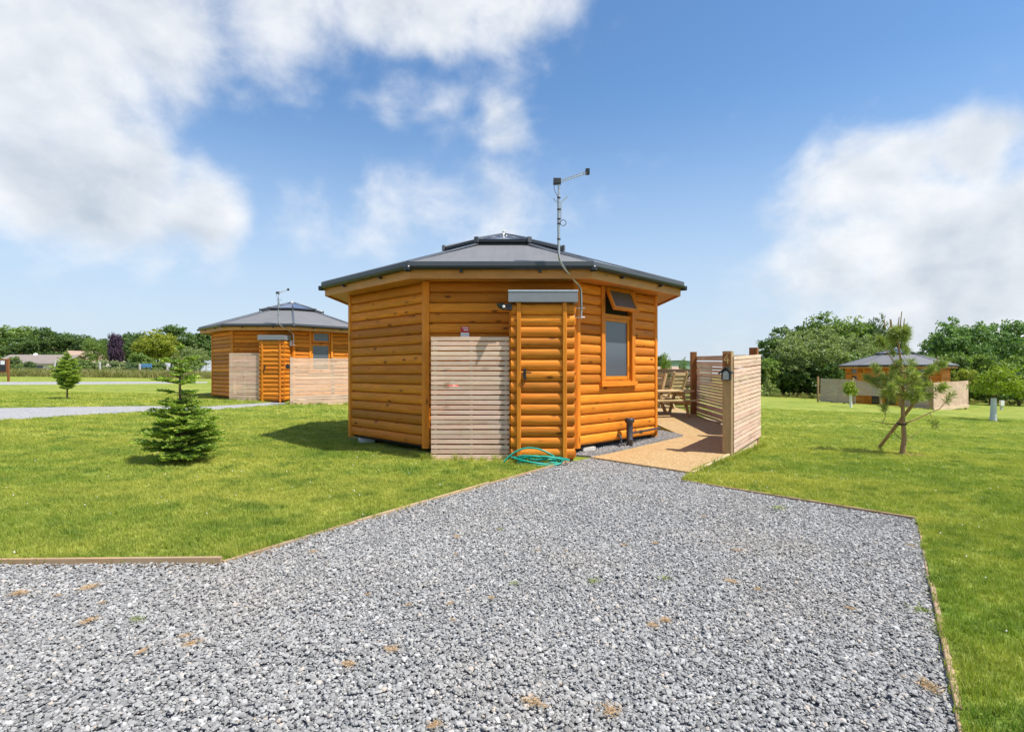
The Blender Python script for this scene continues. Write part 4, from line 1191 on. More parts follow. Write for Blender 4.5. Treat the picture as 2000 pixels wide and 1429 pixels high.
def tree(name, label, px, Y, top, wpx, kind, m, group='trees along the edge of the site', base_z=None, rz=0.0, depth=1.0):
    """a tree whose crown is wpx photograph-pixels wide and reaches photograph row top, standing at depth Y"""
    X = (px - 1000) / FPX * Y
    z0 = float(T(X, Y)) if base_z is None else base_z
    H = CAM_H + (726 - top) / FPX * Y - z0
    W = wpx / FPX * Y / math.sqrt(1 + ((px - 1000) / FPX) ** 2)
    t = thing(name, label, 'tree', (X, Y, z0), 0, group)
    cm = crown(kind)
    if kind not in NAT:
        co = np.empty(len(cm.vertices) * 3, np.float32); cm.vertices.foreach_get('co', co); co = co.reshape(-1, 3)
        NAT[kind] = (2 * np.percentile(np.abs(co[:, :2]), 98.5), np.percentile(co[:, 2], 99.7))
    nat = NAT[kind]
    key = (kind, m)
    if key not in _trk:
        c2 = cm.copy() if len(cm.materials) else cm
        c2.materials.clear(); c2.materials.append(M[m]); _trk[key] = c2
    put('crown', _trk[key], m, t, (0, 0, 0), (0, 0, rz), (W / nat[0], W / nat[0] * depth, H / nat[1]))
    if kind[0] != 'b' or True:
        put('trunk', trunk_mb(H * .62, .022 * H + .05, 5, H * .22, int(px)), 'bark', t)
    return t

# ------------------------------------------------------------------ conifers built branch by branch
def conifer(name, label, loc, spec, leader, seed, rz=0.0, group=None, base_bare=0.0, scale=1.0, ps=1.0):
    """spec: list of (height, branch length, branch count, rise)"""
    rr = np.random.default_rng(seed)
    t = thing(name, label, 'tree', loc, rz, group)
    H = leader
    put('trunk', MB().tube([(0, 0, -.08), (.008, 0, H * .3), (-.006, .006, H * .65), (0, 0, H)], [.032, .025, .016, .004], 8), 'bark', t)
    C = []; Tn = []; Bn = []; tip = []; br = MB()
    def spray(p, d, L, wtip, flat=.5):
        n = max(3, int(L / (.016 * ps)))
        for i in range(n):
            f = (i + rr.uniform()) / n; q = p + d * L * f
            for s in (-1, 1, 0):
                side = np.cross(d, np.array([0, 0, 1.0])); side = side / max(np.linalg.norm(side), 1e-6)
                dd_ = d * .55 + side * s * .8 + np.array([0, 0, .55 if s == 0 else .18]) + rr.normal(size=3) * .16
                dd_ /= np.linalg.norm(dd_); ln_ = .038 * ps * rr.uniform(.7, 1.25)
                wv = np.cross(dd_, rr.normal(size=3)); wv /= np.linalg.norm(wv)
                C.append(q + dd_ * ln_ * .5); Tn.append(dd_ * ln_ * .62); Bn.append(wv * .0085 * ps * rr.uniform(.8, 1.4)); tip.append(f > .55 and wtip)
    for (z, L0, nb, rise) in spec:
        a0 = rr.uniform(0, 6.28)
        for k in range(nb):
            a = a0 + 6.283 * k / nb + rr.normal() * .22; L = L0 * rr.uniform(.72, 1.12)
            d = np.array([math.cos(a), math.sin(a), rise + rr.normal() * .07]); d /= np.linalg.norm(d)
            p = np.array([0, 0, z + rr.normal() * .018])
            e = p + d * L + np.array([0, 0, .10 * L])
            br.tube([p, p + d * L * .55, e], [.010, .007, .003], 5, False)
            spray(p + d * L * .15, d, L * .9, True)
            m_ = max(2, int(L / (.055 * ps)))
            for j in range(m_):
                f = .22 + .72 * (j + rr.uniform(-.2, .2)) / m_; q = p + d * L * f + np.array([0, 0, .06 * L * f])
                for s in (-1, 1):
                    side = np.array([-d[1], d[0], 0]) * s; ll = L * .42 * (1.08 - f) * rr.uniform(.7, 1.2) + .03
                    td = d * .75 + side * .8 + np.array([0, 0, rr.normal() * .14 + .05]); td /= np.linalg.norm(td)
                    spray(q, td, ll, f > .35 or rr.uniform() > .6)
    spray(np.array([0, 0, H * .86]), np.array([0, 0, 1.0]), H * .14, True)
    C = np.array(C); Tn = np.array(Tn); Bn = np.array(Bn); tip = np.array(tip) & (rr.uniform(size=len(C)) < .62)
    put('branches', br, 'bark', t)
    put('needles', leaf_mesh('needles', C[~tip], Tn[~tip], Bn[~tip]), 'fir', t)
    put('new_growth', leaf_mesh('new_growth', C[tip], Tn[tip], Bn[tip]), 'fir_tip', t)
    t.scale = (scale,) * 3
    return t
fx, fy, fz = gnd(352, 903, LAWN_UP)
near_spec = [(.06, .46, 8, .06), (.13, .54, 8, .08), (.23, .62, 8, .12), (.34, .60, 8, .14), (.44, .62, 8, .16), (.55, .54, 7, .2), (.65, .48, 7, .22), (.75, .38, 6, .22), (.84, .36, 6, .25), (.93, .24, 5, .3),
             (1.08, .36, 3, .10), (1.24, .34, 5, .2), (1.31, .24, 3, .3), (1.41, .18, 4, .25), (1.47, .14, 3, .3), (1.56, .27, 5, .16), (1.76, .05, 4, .9)]
conifer('fir_tree', 'young green fir tree standing alone on the lawn left of the middle lodge', (fx, fy, fz + LAWN_UP), near_spec, 1.84, 5, .4, None, 0, .95)
fx, fy, fz = gnd(131, 779, LAWN_UP)
far_spec = [(.36, .26, 6, .35), (.46, .36, 7, .4), (.56, .44, 8, .42), (.66, .48, 8, .42), (.76, .50, 8, .42), (.88, .48, 8, .42), (1.0, .46, 8, .42), (1.12, .42, 7, .45), (1.24, .38, 7, .45), (1.36, .30, 6, .5), (1.48, .22, 5, .6), (1.62, .10, 4, .9)]
conifer('fir_tree', 'small fir tree with bare lower trunk far left near the gravel track', (fx, fy, fz + LAWN_UP), far_spec, 1.85, 9, 1.1, None, 0, 1.0, 1.5)

def needle_tufts(tufts, rr, n=90, nl=.085):
    C = []; Tn = []; Bn = []
    for (p, d, L, sc) in tufts:
        p = np.array(p); d = np.array(d, float); d /= np.linalg.norm(d)
        k = int(n * sc)
        f = rr.uniform(0, 1, k); q = p + d * (L * f)[:, None]
        dirs = unit(d * .62 + unit(rr.normal(size=(k, 3))) * .95 + np.array([0, 0, .1])); ln_ = nl * rr.uniform(.65, 1.2, (k, 1))
        wv = unit(np.cross(dirs, rr.normal(size=(k, 3))))
        C.append(q + dirs * ln_ * .5); Tn.append(dirs * ln_ * .5); Bn.append(wv * .0050)
    return leaf_mesh('needles', np.concatenate(C), np.concatenate(Tn), np.concatenate(Bn))
def build_pine():
    rr = np.random.default_rng(21)
    px, py, pz = gnd(1766, 888, LAWN_UP); k = py / FPX                       # metres per photograph pixel
    t = thing('pine_tree', 'young pine with long needles tied to a leaning stake on the right lawn', 'tree', (px, py, pz + LAWN_UP))
    def P(x, y, dy=0.0): return ((x - 1766) * k, dy, (888 - y) * k)
    tr = MB().tube([P(1761, 893), P(1763, 880), P(1766, 855), P(1764, 825), P(1763, 790), P(1763, 755), P(1762, 725), P(1757, 690), P(1754, 665), P(1752, 650)], [.062, .046, .040, .036, .032, .026, .022, .018, .014, .010], 10)
    put('trunk', tr, 'bark_pine', t)
    br = MB(); tufts = []
    def limb(pts, r0, tuft=True, sc=1.0):
        q = [P(*p) for p in pts]; n = len(q)
        br.tube(q, [r0 * (1 - .65 * i / (n - 1)) for i in range(n)], 6)
        if tuft:
            e = np.array(q[-1]); s = np.array(q[-2]); d = e - s
            tufts.append((e - d * .5, d, np.linalg.norm(d) * .6 + .10, sc))
    limb([(1763, 728), (1745, 712, -.05), (1727, 690, -.1), (1716, 672, -.12)], .013, True, 2.6)
    limb([(1763, 740), (1785, 730, -.08), (1805, 724, -.15), (1816, 716, -.18)], .014, True, 2.6)
    limb([(1763, 770), (1745, 765, .1), (1728, 755, .18), (1718, 745, .22)], .014, True, 2.0)
    limb([(1763, 768), (1780, 760, .15), (1798, 752, .25), (1808, 745, .3)], .013, True, 2.0)
    limb([(1763, 775), (1745, 770, -.15), (1728, 768, -.25), (1722, 760, -.3)], .013, True, 1.9)
    limb([(1763, 775), (1783, 772, -.12), (1800, 768, -.22), (1810, 760, -.28)], .013, True, 1.9)
    limb([(1763, 750), (1752, 742, .2), (1742, 735, .3), (1738, 725, .34)], .012, True, 1.8)
    limb([(1763, 752), (1772, 744, -.2), (1780, 738, -.3), (1786, 728, -.34)], .012, True, 1.8)
    limb([(1764, 760), (1764, 755, -.2), (1760, 748, -.32), (1756, 740, -.38)], .012, True, 1.8)
    limb([(1764, 828), (1790, 818), (1812, 805, -.05), (1828, 798, -.08), (1845, 778, -.1)], .013, True, .9)
    limb([(1764, 830), (1745, 828), (1725, 826, .05), (1708, 822, .08)], .011, False)
    limb([(1726, 826, .05), (1733, 815, .05), (1734, 808, .05), (1733, 805, .05)], .007, True, .9)
    limb([(1812, 805, -.05), (1816, 815, -.05), (1818, 820, -.06)], .006, True, .8)
    limb([(1766, 862), (1755, 850, .05), (1745, 836, .08), (1736, 828, .1)], .010, False)
    limb([(1766, 858), (1785, 850, .04), (1802, 843, .08), (1816, 832, .1)], .006, False)
    limb([(1768, 862), (1778, 858), (1785, 857)], .008, False)
    put('branches', br, 'bark_pine', t)
    # whorl round the leader and along the stem
    for y, r, n in ((646, 6, 4), (655, 12, 5), (664, 10, 4), (736, 26, 6), (746, 38, 8), (758, 46, 10), (770, 46, 10), (780, 36, 8), (726, 18, 4), (690, 8, 2), (710, 10, 2)):
        for i in range(n):
            a = 6.283 * i / n + rr.uniform(-.4, .4); q = np.array(P(1757 if y < 700 else 1764, y)); d = np.array([math.cos(a), math.sin(a), rr.uniform(-.05, .5)])
            tufts.append((q + d * rr.uniform(.25, .8) * r * k, d, .10, .9))
    put('needles', needle_tufts(tufts, rr, 135, .135), 'pine', t)
    # pale candles
    cd = MB()
    def candle(x, y, h, dy=0.0, r=.011, lean=0):
        q = Vector(P(x, y, dy)); cd.tube([q, q + Vector((lean * h * k * .5, 0, h * k * .5)), q + Vector((lean * h * k, 0, h * k))], [r, r * .9, r * .7], 6)
    put('candles', cd, 'candle', t) if False else None
    for x, y, h, dy in ((1757, 645, 37, 0), (1746, 643, 20, .05), (1737, 640, 17, -.04), (1733, 640, 16, .06), (1762, 642, 20, -.03), (1758, 640, 22, .06)):
        candle(x, y, h, dy, .010, .12 if x > 1750 else -.1)
    for x, y, h, dy in ((1816, 716, 20, -.18), (1812, 716, 13, -.15), (1709, 672, 12, -.12), (1716, 674, 12, -.1), (1745, 740, 12, -.3), (1778, 742, 12, -.3), (1765, 745, 11, -.35), (1800, 745, 10, -.2), (1722, 752, 10, -.28), (1845, 778, 10, -.1)):
        candle(x, y, h, dy, .010)
    put('candles', cd, 'candle', t)
    sx, sy, sz = gnd(1712, 874, LAWN_UP)
    st = thing('tree_stake', 'leaning round timber stake supporting the young pine', 'stake', (sx, sy, sz + LAWN_UP))
    top = Vector(((1800 - 1766) * k + px - sx, py + .10 - sy, (888 - 778) * k + pz - sz))
    put('pole', MB().tube([(-.03, 0, -.1), tuple(top)], [.032, .030], 10), 'stake', st)
    tie = put('tree_tie', MB().tube([(-.075, -.04, 0), (.0, -.055, .0), (.06, -.04, .0), (.07, .06, .0), (0, .12, 0), (-.07, .06, 0), (-.075, -.04, 0)], .012, 6), 'rubber', None, (px + P(1762, 828)[0], py, pz + LAWN_UP + P(0, 828)[2]))
    tag(tie, 'black rubber tie binding the young pine to its stake', 'tree tie')
    mu = MB(); n = 22
    vs = [(0, 0, .025)] + [(math.cos(6.283 * i / n) * .30 * (1 + .25 * math.sin(i * 2.3)), math.sin(6.283 * i / n) * .26 * (1 + .2 * math.sin(i * 1.7)), .004) for i in range(n)]
    mu.add(vs, [(0, i + 1, (i + 1) % n + 1) for i in range(n)], True)
    stuff(put('bark_mulch', mu, 'mulch', None, (px + .04, py - .05, pz + LAWN_UP + .004)), 'ring of brown bark mulch round the foot of the young pine', 'mulch')
build_pine()

# small broadleaf tree in a guard, service post beside it
tx, ty, tz = gnd(1940, 822, LAWN_UP)
k = ty / FPX
t = thing('small_tree', 'small lime-green leafy tree in a grey tube at the right edge', 'tree', (tx, ty, tz + LAWN_UP))
put('trunk', MB().tube([(0, 0, -.1), (.02, 0, 38 * k), (.1, 0, 70 * k), (.15, 0, 95 * k)], [.05, .045, .035, .015], 8), 'bark', t)
put('tree_guard', MB().tube([(0, 0, -.02), (.01, 0, 20 * k), (.02, 0, 45 * k)], [.13, .11, .10], 12, True), 'guard', t)
put('crown', crown_mesh('crown', [(.2, 0, 72 * k, .9, .8, .55), (-.35, .1, 66 * k, .5, .5, .4), (.9, -.1, 70 * k, .75, .6, .5), (.5, .2, 92 * k, .8, .6, .42), (1.3, .0, 62 * k, .55, .5, .4), (-.1, -.2, 88 * k, .5, .5, .35)], 3800, .10, 12, .22, .7, .35, .6), 'leaf_lime', t)
gx, gy, gz = gnd(1956, 800, LAWN_UP)
sp = thing('service_post', 'white service post standing just right of the guarded small tree', 'post', (gx, gy, gz + LAWN_UP))
put('post', MB().vpost(0, 0, -.1, .62, .14, .10), 'guard', sp); put('box', MB().vpost(0, -.02, .30, .66, .28, .16, .02), 'white', sp)
# sapling in a tube before the distant fence, pale young conifer by the wood
qx, qy, qz = gnd(1662, 795, LAWN_UP); k = qy / FPX
t = thing('sapling', 'sapling in a white tube in front of the weathered fence', 'tree', (qx, qy, qz + LAWN_UP))
put('tree_guard', MB().tube([(0, 0, -.05), (-.02, 0, 25 * k)], .07, 8), 'white', t)
put('stem', MB().tube([(0, 0, 0), (-.02, 0, 40 * k)], [.03, .015], 6), 'bark', t)
put('crown', crown_mesh('crown', [(-.05, 0, 38 * k, .36, .36, .42), (0.1, 0, 31 * k, .28, .3, .25)], 700, .13, 10, .16, .8), 'leaf_lime', t)
cx_, cy_, cz_ = 22.6, 49.0, float(T(22.6, 49.0))
t = thing('young_conifer', 'pale green young conifer between the fence and the dark wood', 'tree', (cx_, cy_, cz_))
put('trunk', MB().tube([(0, 0, -.1), (0, 0, 2.3)], [.06, .015], 6), 'bark', t)
put('crown', crown_mesh('crown', [(0, 0, .35, .95, .9, .35), (-.45, 0, .8, .4, .5, .25), (.45, .2, .85, .4, .4, .25), (0, 0, 1.1, .45, .45, .4), (0, 0, 1.8, .2, .2, .5), (.6, -.3, .6, .35, .4, .25)], 1600, .16, 10, .2, .9, .8, .35), 'leaf_young', t)

# ------------------------------------------------------------------ trees round the site
tree('broadleaf_tree', 'rounded dark tree at the left end of the right-hand wood', 1530, 56, 662, 125, 'r0', 'leaf_dark', rz=.4)
tree('broadleaf_tree', 'grey-green airy tree with drooping front branches beside the dark wood', 1578, 52, 640, 140, 'w0', 'leaf_grey', rz=1.4)
tree('broadleaf_tree', 'dark green tree rising behind the grey-green willowy tree', 1560, 63, 632, 110, 'r1', 'leaf_dark', rz=2.2)
tree('broadleaf_tree', 'tallest rounded tree left of the staked pine top', 1640, 60, 613, 135, 'r2', 'leaf_mid', rz=.8)
tree('broadleaf_tree', 'grey-green tree behind the roof edge of the distant lodge', 1668, 55, 655, 120, 'w1', 'leaf_grey', rz=3.0)
tree('broadleaf_tree', 'thin open tree just left of the pine leader', 1708, 58, 618, 62, 'w2', 'leaf_dark', rz=2.0)
tree('broadleaf_tree', 'low tree behind the lantern of the distant lodge', 1742, 60, 652, 70, 'r3', 'leaf_mid', rz=1.0)
tree('broadleaf_tree', 'big-leaved dark tree to the right of the distant lodge roof', 1868, 62, 624, 140, 'r4', 'leaf_syc', rz=.2)
tree('broadleaf_tree', 'dark broad tree at the far right edge of the photo', 1975, 63, 628, 150, 'r0', 'leaf_syc', rz=4.2)
tree('broadleaf_tree', 'dark broad tree filling the gap between the two far right trees', 1925, 68, 640, 120, 'r2', 'leaf_syc', rz=5.0)
HG = 'hedge bushes behind the distant lodge'
for i, (px, Y, top, wd, m, lab) in enumerate(((1845, 54, 690, 90, 'leaf_mid', 'hedge bush directly behind the right eave of the distant lodge'), (1905, 53, 693, 95, 'leaf_mid', 'hedge bush behind the right end of the weathered fence'),
        (1965, 52, 695, 95, 'leaf_mid', 'hedge bush behind the small lime-green tree'), (2040, 52, 690, 110, 'leaf_mid', 'hedge bush at the right edge of the photo'),
        (1890, 48, 722, 60, 'leaf_yellow', 'yellowish shrub right of the distant lodge wall'), (1935, 47, 730, 90, 'leaf_dark', 'dark low bush left of the small lime-green tree'), (1990, 47, 728, 100, 'leaf_dark', 'dark low bush behind the crown of the lime-green tree'),
        (1500, 52, 700, 75, 'leaf_mid', 'bush next to the slatted fence at the edge of the wood'), (1550, 52, 715, 90, 'leaf_dark', 'dark low bush under the left end of the wood'), (1610, 51, 712, 100, 'leaf_dark', 'dark low bush behind the left end of the weathered fence'),
        (1530, 54, 733, 80, 'leaf_dark', 'added dark low bush darkening the gap between the trunks at the left end of the wood'), (1580, 54, 730, 90, 'leaf_dark', 'added dark low bush darkening the gap under the grey-green willowy tree'),  # both bushes added to darken bright gaps under the trees
        (1690, 52, 690, 100, 'leaf_mid', 'bush behind the left eave of the distant lodge'), (1790, 56, 690, 70, 'leaf_dark', 'dark bush behind the roof of the distant lodge'))):
    tree('hedge_bush', lab, px, Y, top, wd, 'b%d' % (i % 3), m, HG, rz=i * 1.3)
# left-hand side
TL = 'trees behind the left-hand boundary'
for i, (px, Y, top, wd, kd, m, lab) in enumerate(((20, 100, 636, 150, 'r3', 'leaf_mid', 'rounded tree at the far left edge above the long bungalow'), (75, 96, 640, 90, 'c0', 'leaf_dark', 'dark evergreen left above the bungalow chimney'),
        (118, 95, 656, 90, 'c1', 'leaf_dark', 'dark layered evergreen above the right end of the bungalow'), (-40, 96, 640, 120, 'c2', 'leaf_dark', 'dark evergreen cut by the left edge of the photo'), (40, 92, 660, 100, 'c2', 'leaf_dark', 'low dark evergreen behind the bungalow roof'),
        (165, 96, 655, 80, 'c0', 'leaf_dark', 'dark evergreen left of the gabled roof'), (190, 88, 660, 60, 'w1', 'leaf_mid', 'loose green tree between gabled roof and purple tree'),
        (226, 84, 652, 30, 'b1', 'leaf_purple', 'narrow dark purple-leaved tree behind the boundary fence'), (255, 95, 655, 70, 'r2', 'leaf_dark', 'dark tree between the purple and the yellow-green trees'),
        (308, 86, 646, 92, 'r4', 'leaf_yellow', 'large yellow-green tree behind the boundary fence'), (335, 104, 637, 100, 'r0', 'leaf_dark', 'dark green tree behind the yellow-green tree'),
        (390, 92, 648, 90, 'r1', 'leaf_dark', 'dark tree beside the left wall of the left-hand lodge'), (440, 98, 640, 110, 'r2', 'leaf_dark', 'dark tree behind the left-hand lodge roof'), (275, 80, 690, 60, 'b0', 'leaf_mid', 'green shrub at the foot of the yellow-green tree'),
        (375, 78, 676, 66, 'w0', 'leaf_grey', 'grey-green shrub left of the left-hand lodge'), (140, 104, 652, 110, 'r0', 'leaf_dark', 'dark tree behind the gap right of the bungalow'),
        (210, 104, 662, 90, 'r3', 'leaf_dark', 'dark tree behind the purple-leaved tree'), (275, 106, 650, 80, 'c1', 'leaf_dark', 'dark evergreen left of the yellow-green tree top'))):
    tree('boundary_tree', lab, px, Y, top, wd, kd, m, TL, rz=i * .9)
for i, (px, Y, top, wd, m, lab) in enumerate(((30, 73, 696, 30, 'leaf_mid', 'small bush beside the brown notice board'), (58, 76, 706, 26, 'leaf_dark', 'dark bush before the bungalow wall'), (190, 76, 703, 46, 'leaf_grey', 'grey-green bush between the first two white posts'),
        (232, 76, 705, 46, 'leaf_grey', 'grey-green bush right of the second white post'), (262, 75, 708, 36, 'leaf_dark', 'bush just left of the blue board'), (310, 76, 706, 46, 'leaf_mid', 'bush right of the blue board'), (365, 76, 703, 60, 'leaf_mid', 'bush behind the last white posts'),
        (160, 74, 702, 40, 'leaf_mid', 'bush behind the small far fir tree'), (120, 78, 708, 34, 'leaf_dark', 'bush at the right end of the bungalow'), (-10, 74, 694, 40, 'leaf_mid', 'bush at the left edge behind the notice board'))):
    tree('boundary_bush', lab, px, Y, top, wd, 'b%d' % (i % 3), m, 'bushes along the left-hand boundary', rz=i * 1.7)
# behind the patio
for i, (px, Y, top, wd, kd, m, lab) in enumerate(((1300, 26, 690, 22, 'w0', 'leaf_lime', 'slim bright sapling above the patio fence'), (1334, 27, 700, 20, 'w2', 'leaf_mid', 'small sapling above the patio fence beside the tall post'), (1282, 70, 694, 40, 'r1', 'leaf_dark', 'dark tree right behind the corner of the middle lodge'))):
    tree('patio_tree', lab, px, Y, top, wd, kd, m, 'trees beyond the patio', rz=i * 1.1)

# ------------------------------------------------------------------ far buildings
def X_at(px, Y): return (px - 1000) / FPX * Y
def house(name, label, px, Y, L, D, wall_h, roof_h, wm, rm, rz=0.0, gable=True, wins=()):
    X = X_at(px, Y); z = float(T(X, Y)) - .1
    t = thing(name, label, 'building', (X, Y, z), rz, None)
    put('wall', MB().box(-L / 2, L / 2, -D / 2, D / 2, 0, wall_h).add([(-L / 2, -D / 2, wall_h), (-L / 2, D / 2, wall_h), (-L / 2, 0, wall_h + roof_h), (L / 2, -D / 2, wall_h), (L / 2, D / 2, wall_h), (L / 2, 0, wall_h + roof_h)], [(0, 2, 1), (3, 4, 5)]), wm, t)
    o = .35; rb_ = MB()
    zz = wall_h - o * roof_h / (D / 2)
    for s_ in (-1, 1):
        rb_.add([(-L / 2 - o, s_ * (D / 2 + o), zz), (L / 2 + o, s_ * (D / 2 + o), zz), (L / 2 + o, 0, wall_h + roof_h), (-L / 2 - o, 0, wall_h + roof_h)] + [(-L / 2 - o, s_ * (D / 2 + o), zz + .12), (L / 2 + o, s_ * (D / 2 + o), zz + .12), (L / 2 + o, 0, wall_h + roof_h + .12), (-L / 2 - o, 0, wall_h + roof_h + .12)],
                [(0, 1, 2, 3), (7, 6, 5, 4), (0, 4, 5, 1), (1, 5, 6, 2), (3, 7, 4, 0)])
    r_ = put('roof', rb_, rm, t)
    for (u, z0, z1, wd) in wins:
        f_ = put('window', MB().box(u - wd / 2, u + wd / 2, -D / 2 - .05, -D / 2 + .05, z0, z1), 'white', t)
        put('pane', MB().box(u - wd / 2 + .08, u + wd / 2 - .08, -D / 2 - .06, -D / 2 - .045, z0 + .08, z1 - .08), 'glass', f_)
    return t, r_
b_, r_ = house('bungalow', 'long low bungalow with brown roof behind the left boundary fence', 88, 86, 9.6, 6, 1.85, 1.25, 'render', 'slate', R(4), True, ((-2.6, .6, 1.6, 1.3), (1.4, .6, 1.6, 1.3)))
put('roof_cowl', MB().lathe([(.3, 2.9), (.32, 3.25), (.2, 3.4), (.05, 3.46)], 10, -1.4, 0), 'white', r_)
house('bungalow', 'low house roof partly hidden by shrubs, under the purple tree', 213, 90, 5, 5, 1.0, 1.2, 'render', 'render', R(-10))
house('house', 'gabled brown roof rising above shrubs left of the purple tree', 163, 92, 4.4, 6, 1.7, 2.2, 'render', 'redtile', R(70))
house('house', 'house with reddish tiled roof seen above the patio fence', 1276, 62, 6, 5, 1.0, 1.5, 'render', 'redtile', R(8))
X = X_at(1312, 120)
bn = thing('barn', 'far barn with pale curved roof seen above the patio fence', 'building', (X, 120, float(T(X, 120)) - .2))
prof = [(-7.0 + 14 * i / 14, 4.0 + 1.3 * math.sin(math.pi * (i + .6) / 15.2)) for i in range(15)]
bb = MB(); n = len(prof)
bb.add([(x, y, z) for y in (-5, 5) for x, z in prof], [(i, i + 1, i + 1 + n, i + n) for i in range(n - 1)], True)
bb.add([(x, y, z - .15) for y in (-5, 5) for x, z in prof], [(i, i + n, i + 1 + n, i + 1) for i in range(n - 1)], True)
put('roof', bb, 'paleroof', bn)
wl = MB(); wl.add([(x, -4.8, z) for x, z in prof] + [(x, -4.8, 0) for x, z in prof], [(i, i + n, i + 1 + n, i + 1) for i in range(n - 1)])
wl.box(-6.9, -6.7, -4.8, 4.8, 0, 4.2).box(6.7, 6.9, -4.8, 4.8, 0, 4.2)
put('wall', wl, 'barnwall', bn)

# boundary fence: concrete posts with wires
cf = thing('boundary_fence', 'white concrete post and wire fence along the left-hand boundary', 'fence', (0, 0, 0))
posts = []
for px, top, bot in ((-60, 700, 727), (7, 702, 727), (107, 704, 728), (195, 706.5, 730), (273, 710, 731), (327, 711, 731), (403, 714, 736), (455, 714, 736)):
    Y = 70.0; X = X_at(px, Y); zt_ = CAM_H + (726 - top) / FPX * Y; zb = float(T(X, Y)) - .1
    posts.append((X, Y, zt_))
    put('post', MB().vpost(0, 0, 0, zt_ - zb, .17, .17), 'concrete', cf, (X, Y, zb))
put('wire', sum_ := MB().tube([(x, y, z - .15) for x, y, z in posts], .012, 4).tube([(x, y, z - .55) for x, y, z in posts], .012, 4).tube([(x, y, z - .95) for x, y, z in posts], .012, 4), 'steel', cf)
nb = thing('notice_board', 'brown framed notice board with dark panel at the left edge', 'sign', (X_at(-2, 42), 42, float(T(X_at(-2, 42), 42))))
for x in (-.72, .72): put('post', MB().vpost(x, 0, -.1, 1.75, .12, .12), 'post_stain', nb)
put('frame', MB().cbox(-.66, .66, -.05, .03, .70, 1.72), 'post_stain', nb); put('panel', MB().cbox(-.56, .56, -.07, -.045, .80, 1.62), 'black', nb)
put('notice', MB().box(.18, .50, -.078, -.068, 1.30, 1.6).box(-.2, .1, -.078, -.068, .95, 1.5), 'white', nb)
bl = put('blue_board', MB().cbox(-.75, .75, -.03, .03, 0, .45).box(-.6, -.52, .03, .08, -1.0, .3).box(.52, .6, .03, .08, -1.0, .3), 'blue', None, (X_at(285, 71), 71, 2.0)); tag(bl, 'blue board beside the third white post of the boundary fence', 'board')

# ------------------------------------------------------------------ weeds on the drive
WD = 'dry weed tufts on the gravel drive'
def tuft_mesh(seed, r, n, h):
    rr = np.random.default_rng(seed)
    a = rr.uniform(0, 6.28, n); d = np.stack([np.cos(a), np.sin(a), rr.uniform(.05, h, n)], 1); L = r * rr.uniform(.25, .8, (n, 1))
    c = rr.normal(size=(n, 3)) * np.array([r * .55, r * .45, 0]) + np.array([0, 0, .012])
    wv = unit(np.cross(d, rr.normal(size=(n, 3))))
    return leaf_mesh('weed_tuft', c + d * L * .5, d * L * .5, wv * .0022)
TM = [tuft_mesh(i, .050, 150, .22) for i in range(4)]
TMg = [tuft_mesh(20 + i, .06, 70, .9) for i in range(2)]
dry = [(38, 1163, 1.25, 'pale dry weed tuft nearest the left edge of the photo'), (175, 1151, 1.1, 'dry weed tuft just below the left edging board'), (200, 1181, .7, 0), (112, 1166, .6, 0), (175, 1217, .9, 0), (375, 1262, 1.0, 'orange weed tuft in the lower left of the gravel'), (362, 1247, .7, 0), (278, 1277, .7, 0),
       (679, 1305, 1.1, 'bright orange weed tuft low and left of centre'), (767, 1273, .9, 'orange weed tuft right of the bright one below centre'), (612, 1080, .6, 0), (718, 1165, .6, 0), (797, 1185, .55, 0), (892, 1051, .8, 0), (890, 1085, .5, 0), (1048, 1078, .6, 0), (975, 1038, .6, 0), (1219, 1068, .9, 'orange weed tuft in the middle of the upper gravel'), (1280, 1064, .7, 0), (1105, 1078, .45, 0), (960, 1172, .7, 0), (880, 1182, .6, 0), (885, 1215, .5, 0),
       (1276, 1227, 1.0, 'left one of two close orange tufts right of centre'), (1298, 1216, .8, 'right one of two close orange tufts right of centre'), (1430, 1140, .9, 'orange tuft in the right half of the gravel'), (1480, 1155, .8, 0), (1815, 1350, 1.5, 'largest orange weed tuft by the lower right edging'), (1660, 1192, .6, 0), (1780, 1070, .8, 'orange tuft near the right corner of the drive'), (1192, 1395, 1.0, 'orange tuft at the bottom of the photo right of centre'), (1040, 1378, 1.1, 'pale dry tuft at the bottom of the photo near centre'), (850, 1424, 1.0, 0), (1375, 1010, .6, 0), (1440, 1078, .6, 0)]
ORD = 'first second third fourth fifth sixth seventh eighth ninth tenth eleventh twelfth thirteenth fourteenth fifteenth sixteenth seventeenth eighteenth nineteenth twentieth twenty-first twenty-second twenty-third twenty-fourth'.split()
small = sorted(d[0] + d[1] * .001 for d in dry if not d[3])
for i, (px, py, s_, lab) in enumerate(dry):
    x, y, z = gnd(px, py)
    o = put('weed_tuft', TM[i % 4], 'dry', None, (x, y, z * .6 + .012), (0, 0, i * 1.1), (s_ * (.75 + .25 * math.sin(i * 2.1)), s_ * (.72 + .2 * math.cos(i * 1.3)), s_ * .7))
    tag(o, lab or 'tiny dried weed tuft in the gravel, %s small one counted from the left' % ORD[small.index(px + py * .001)], 'weed', WD)
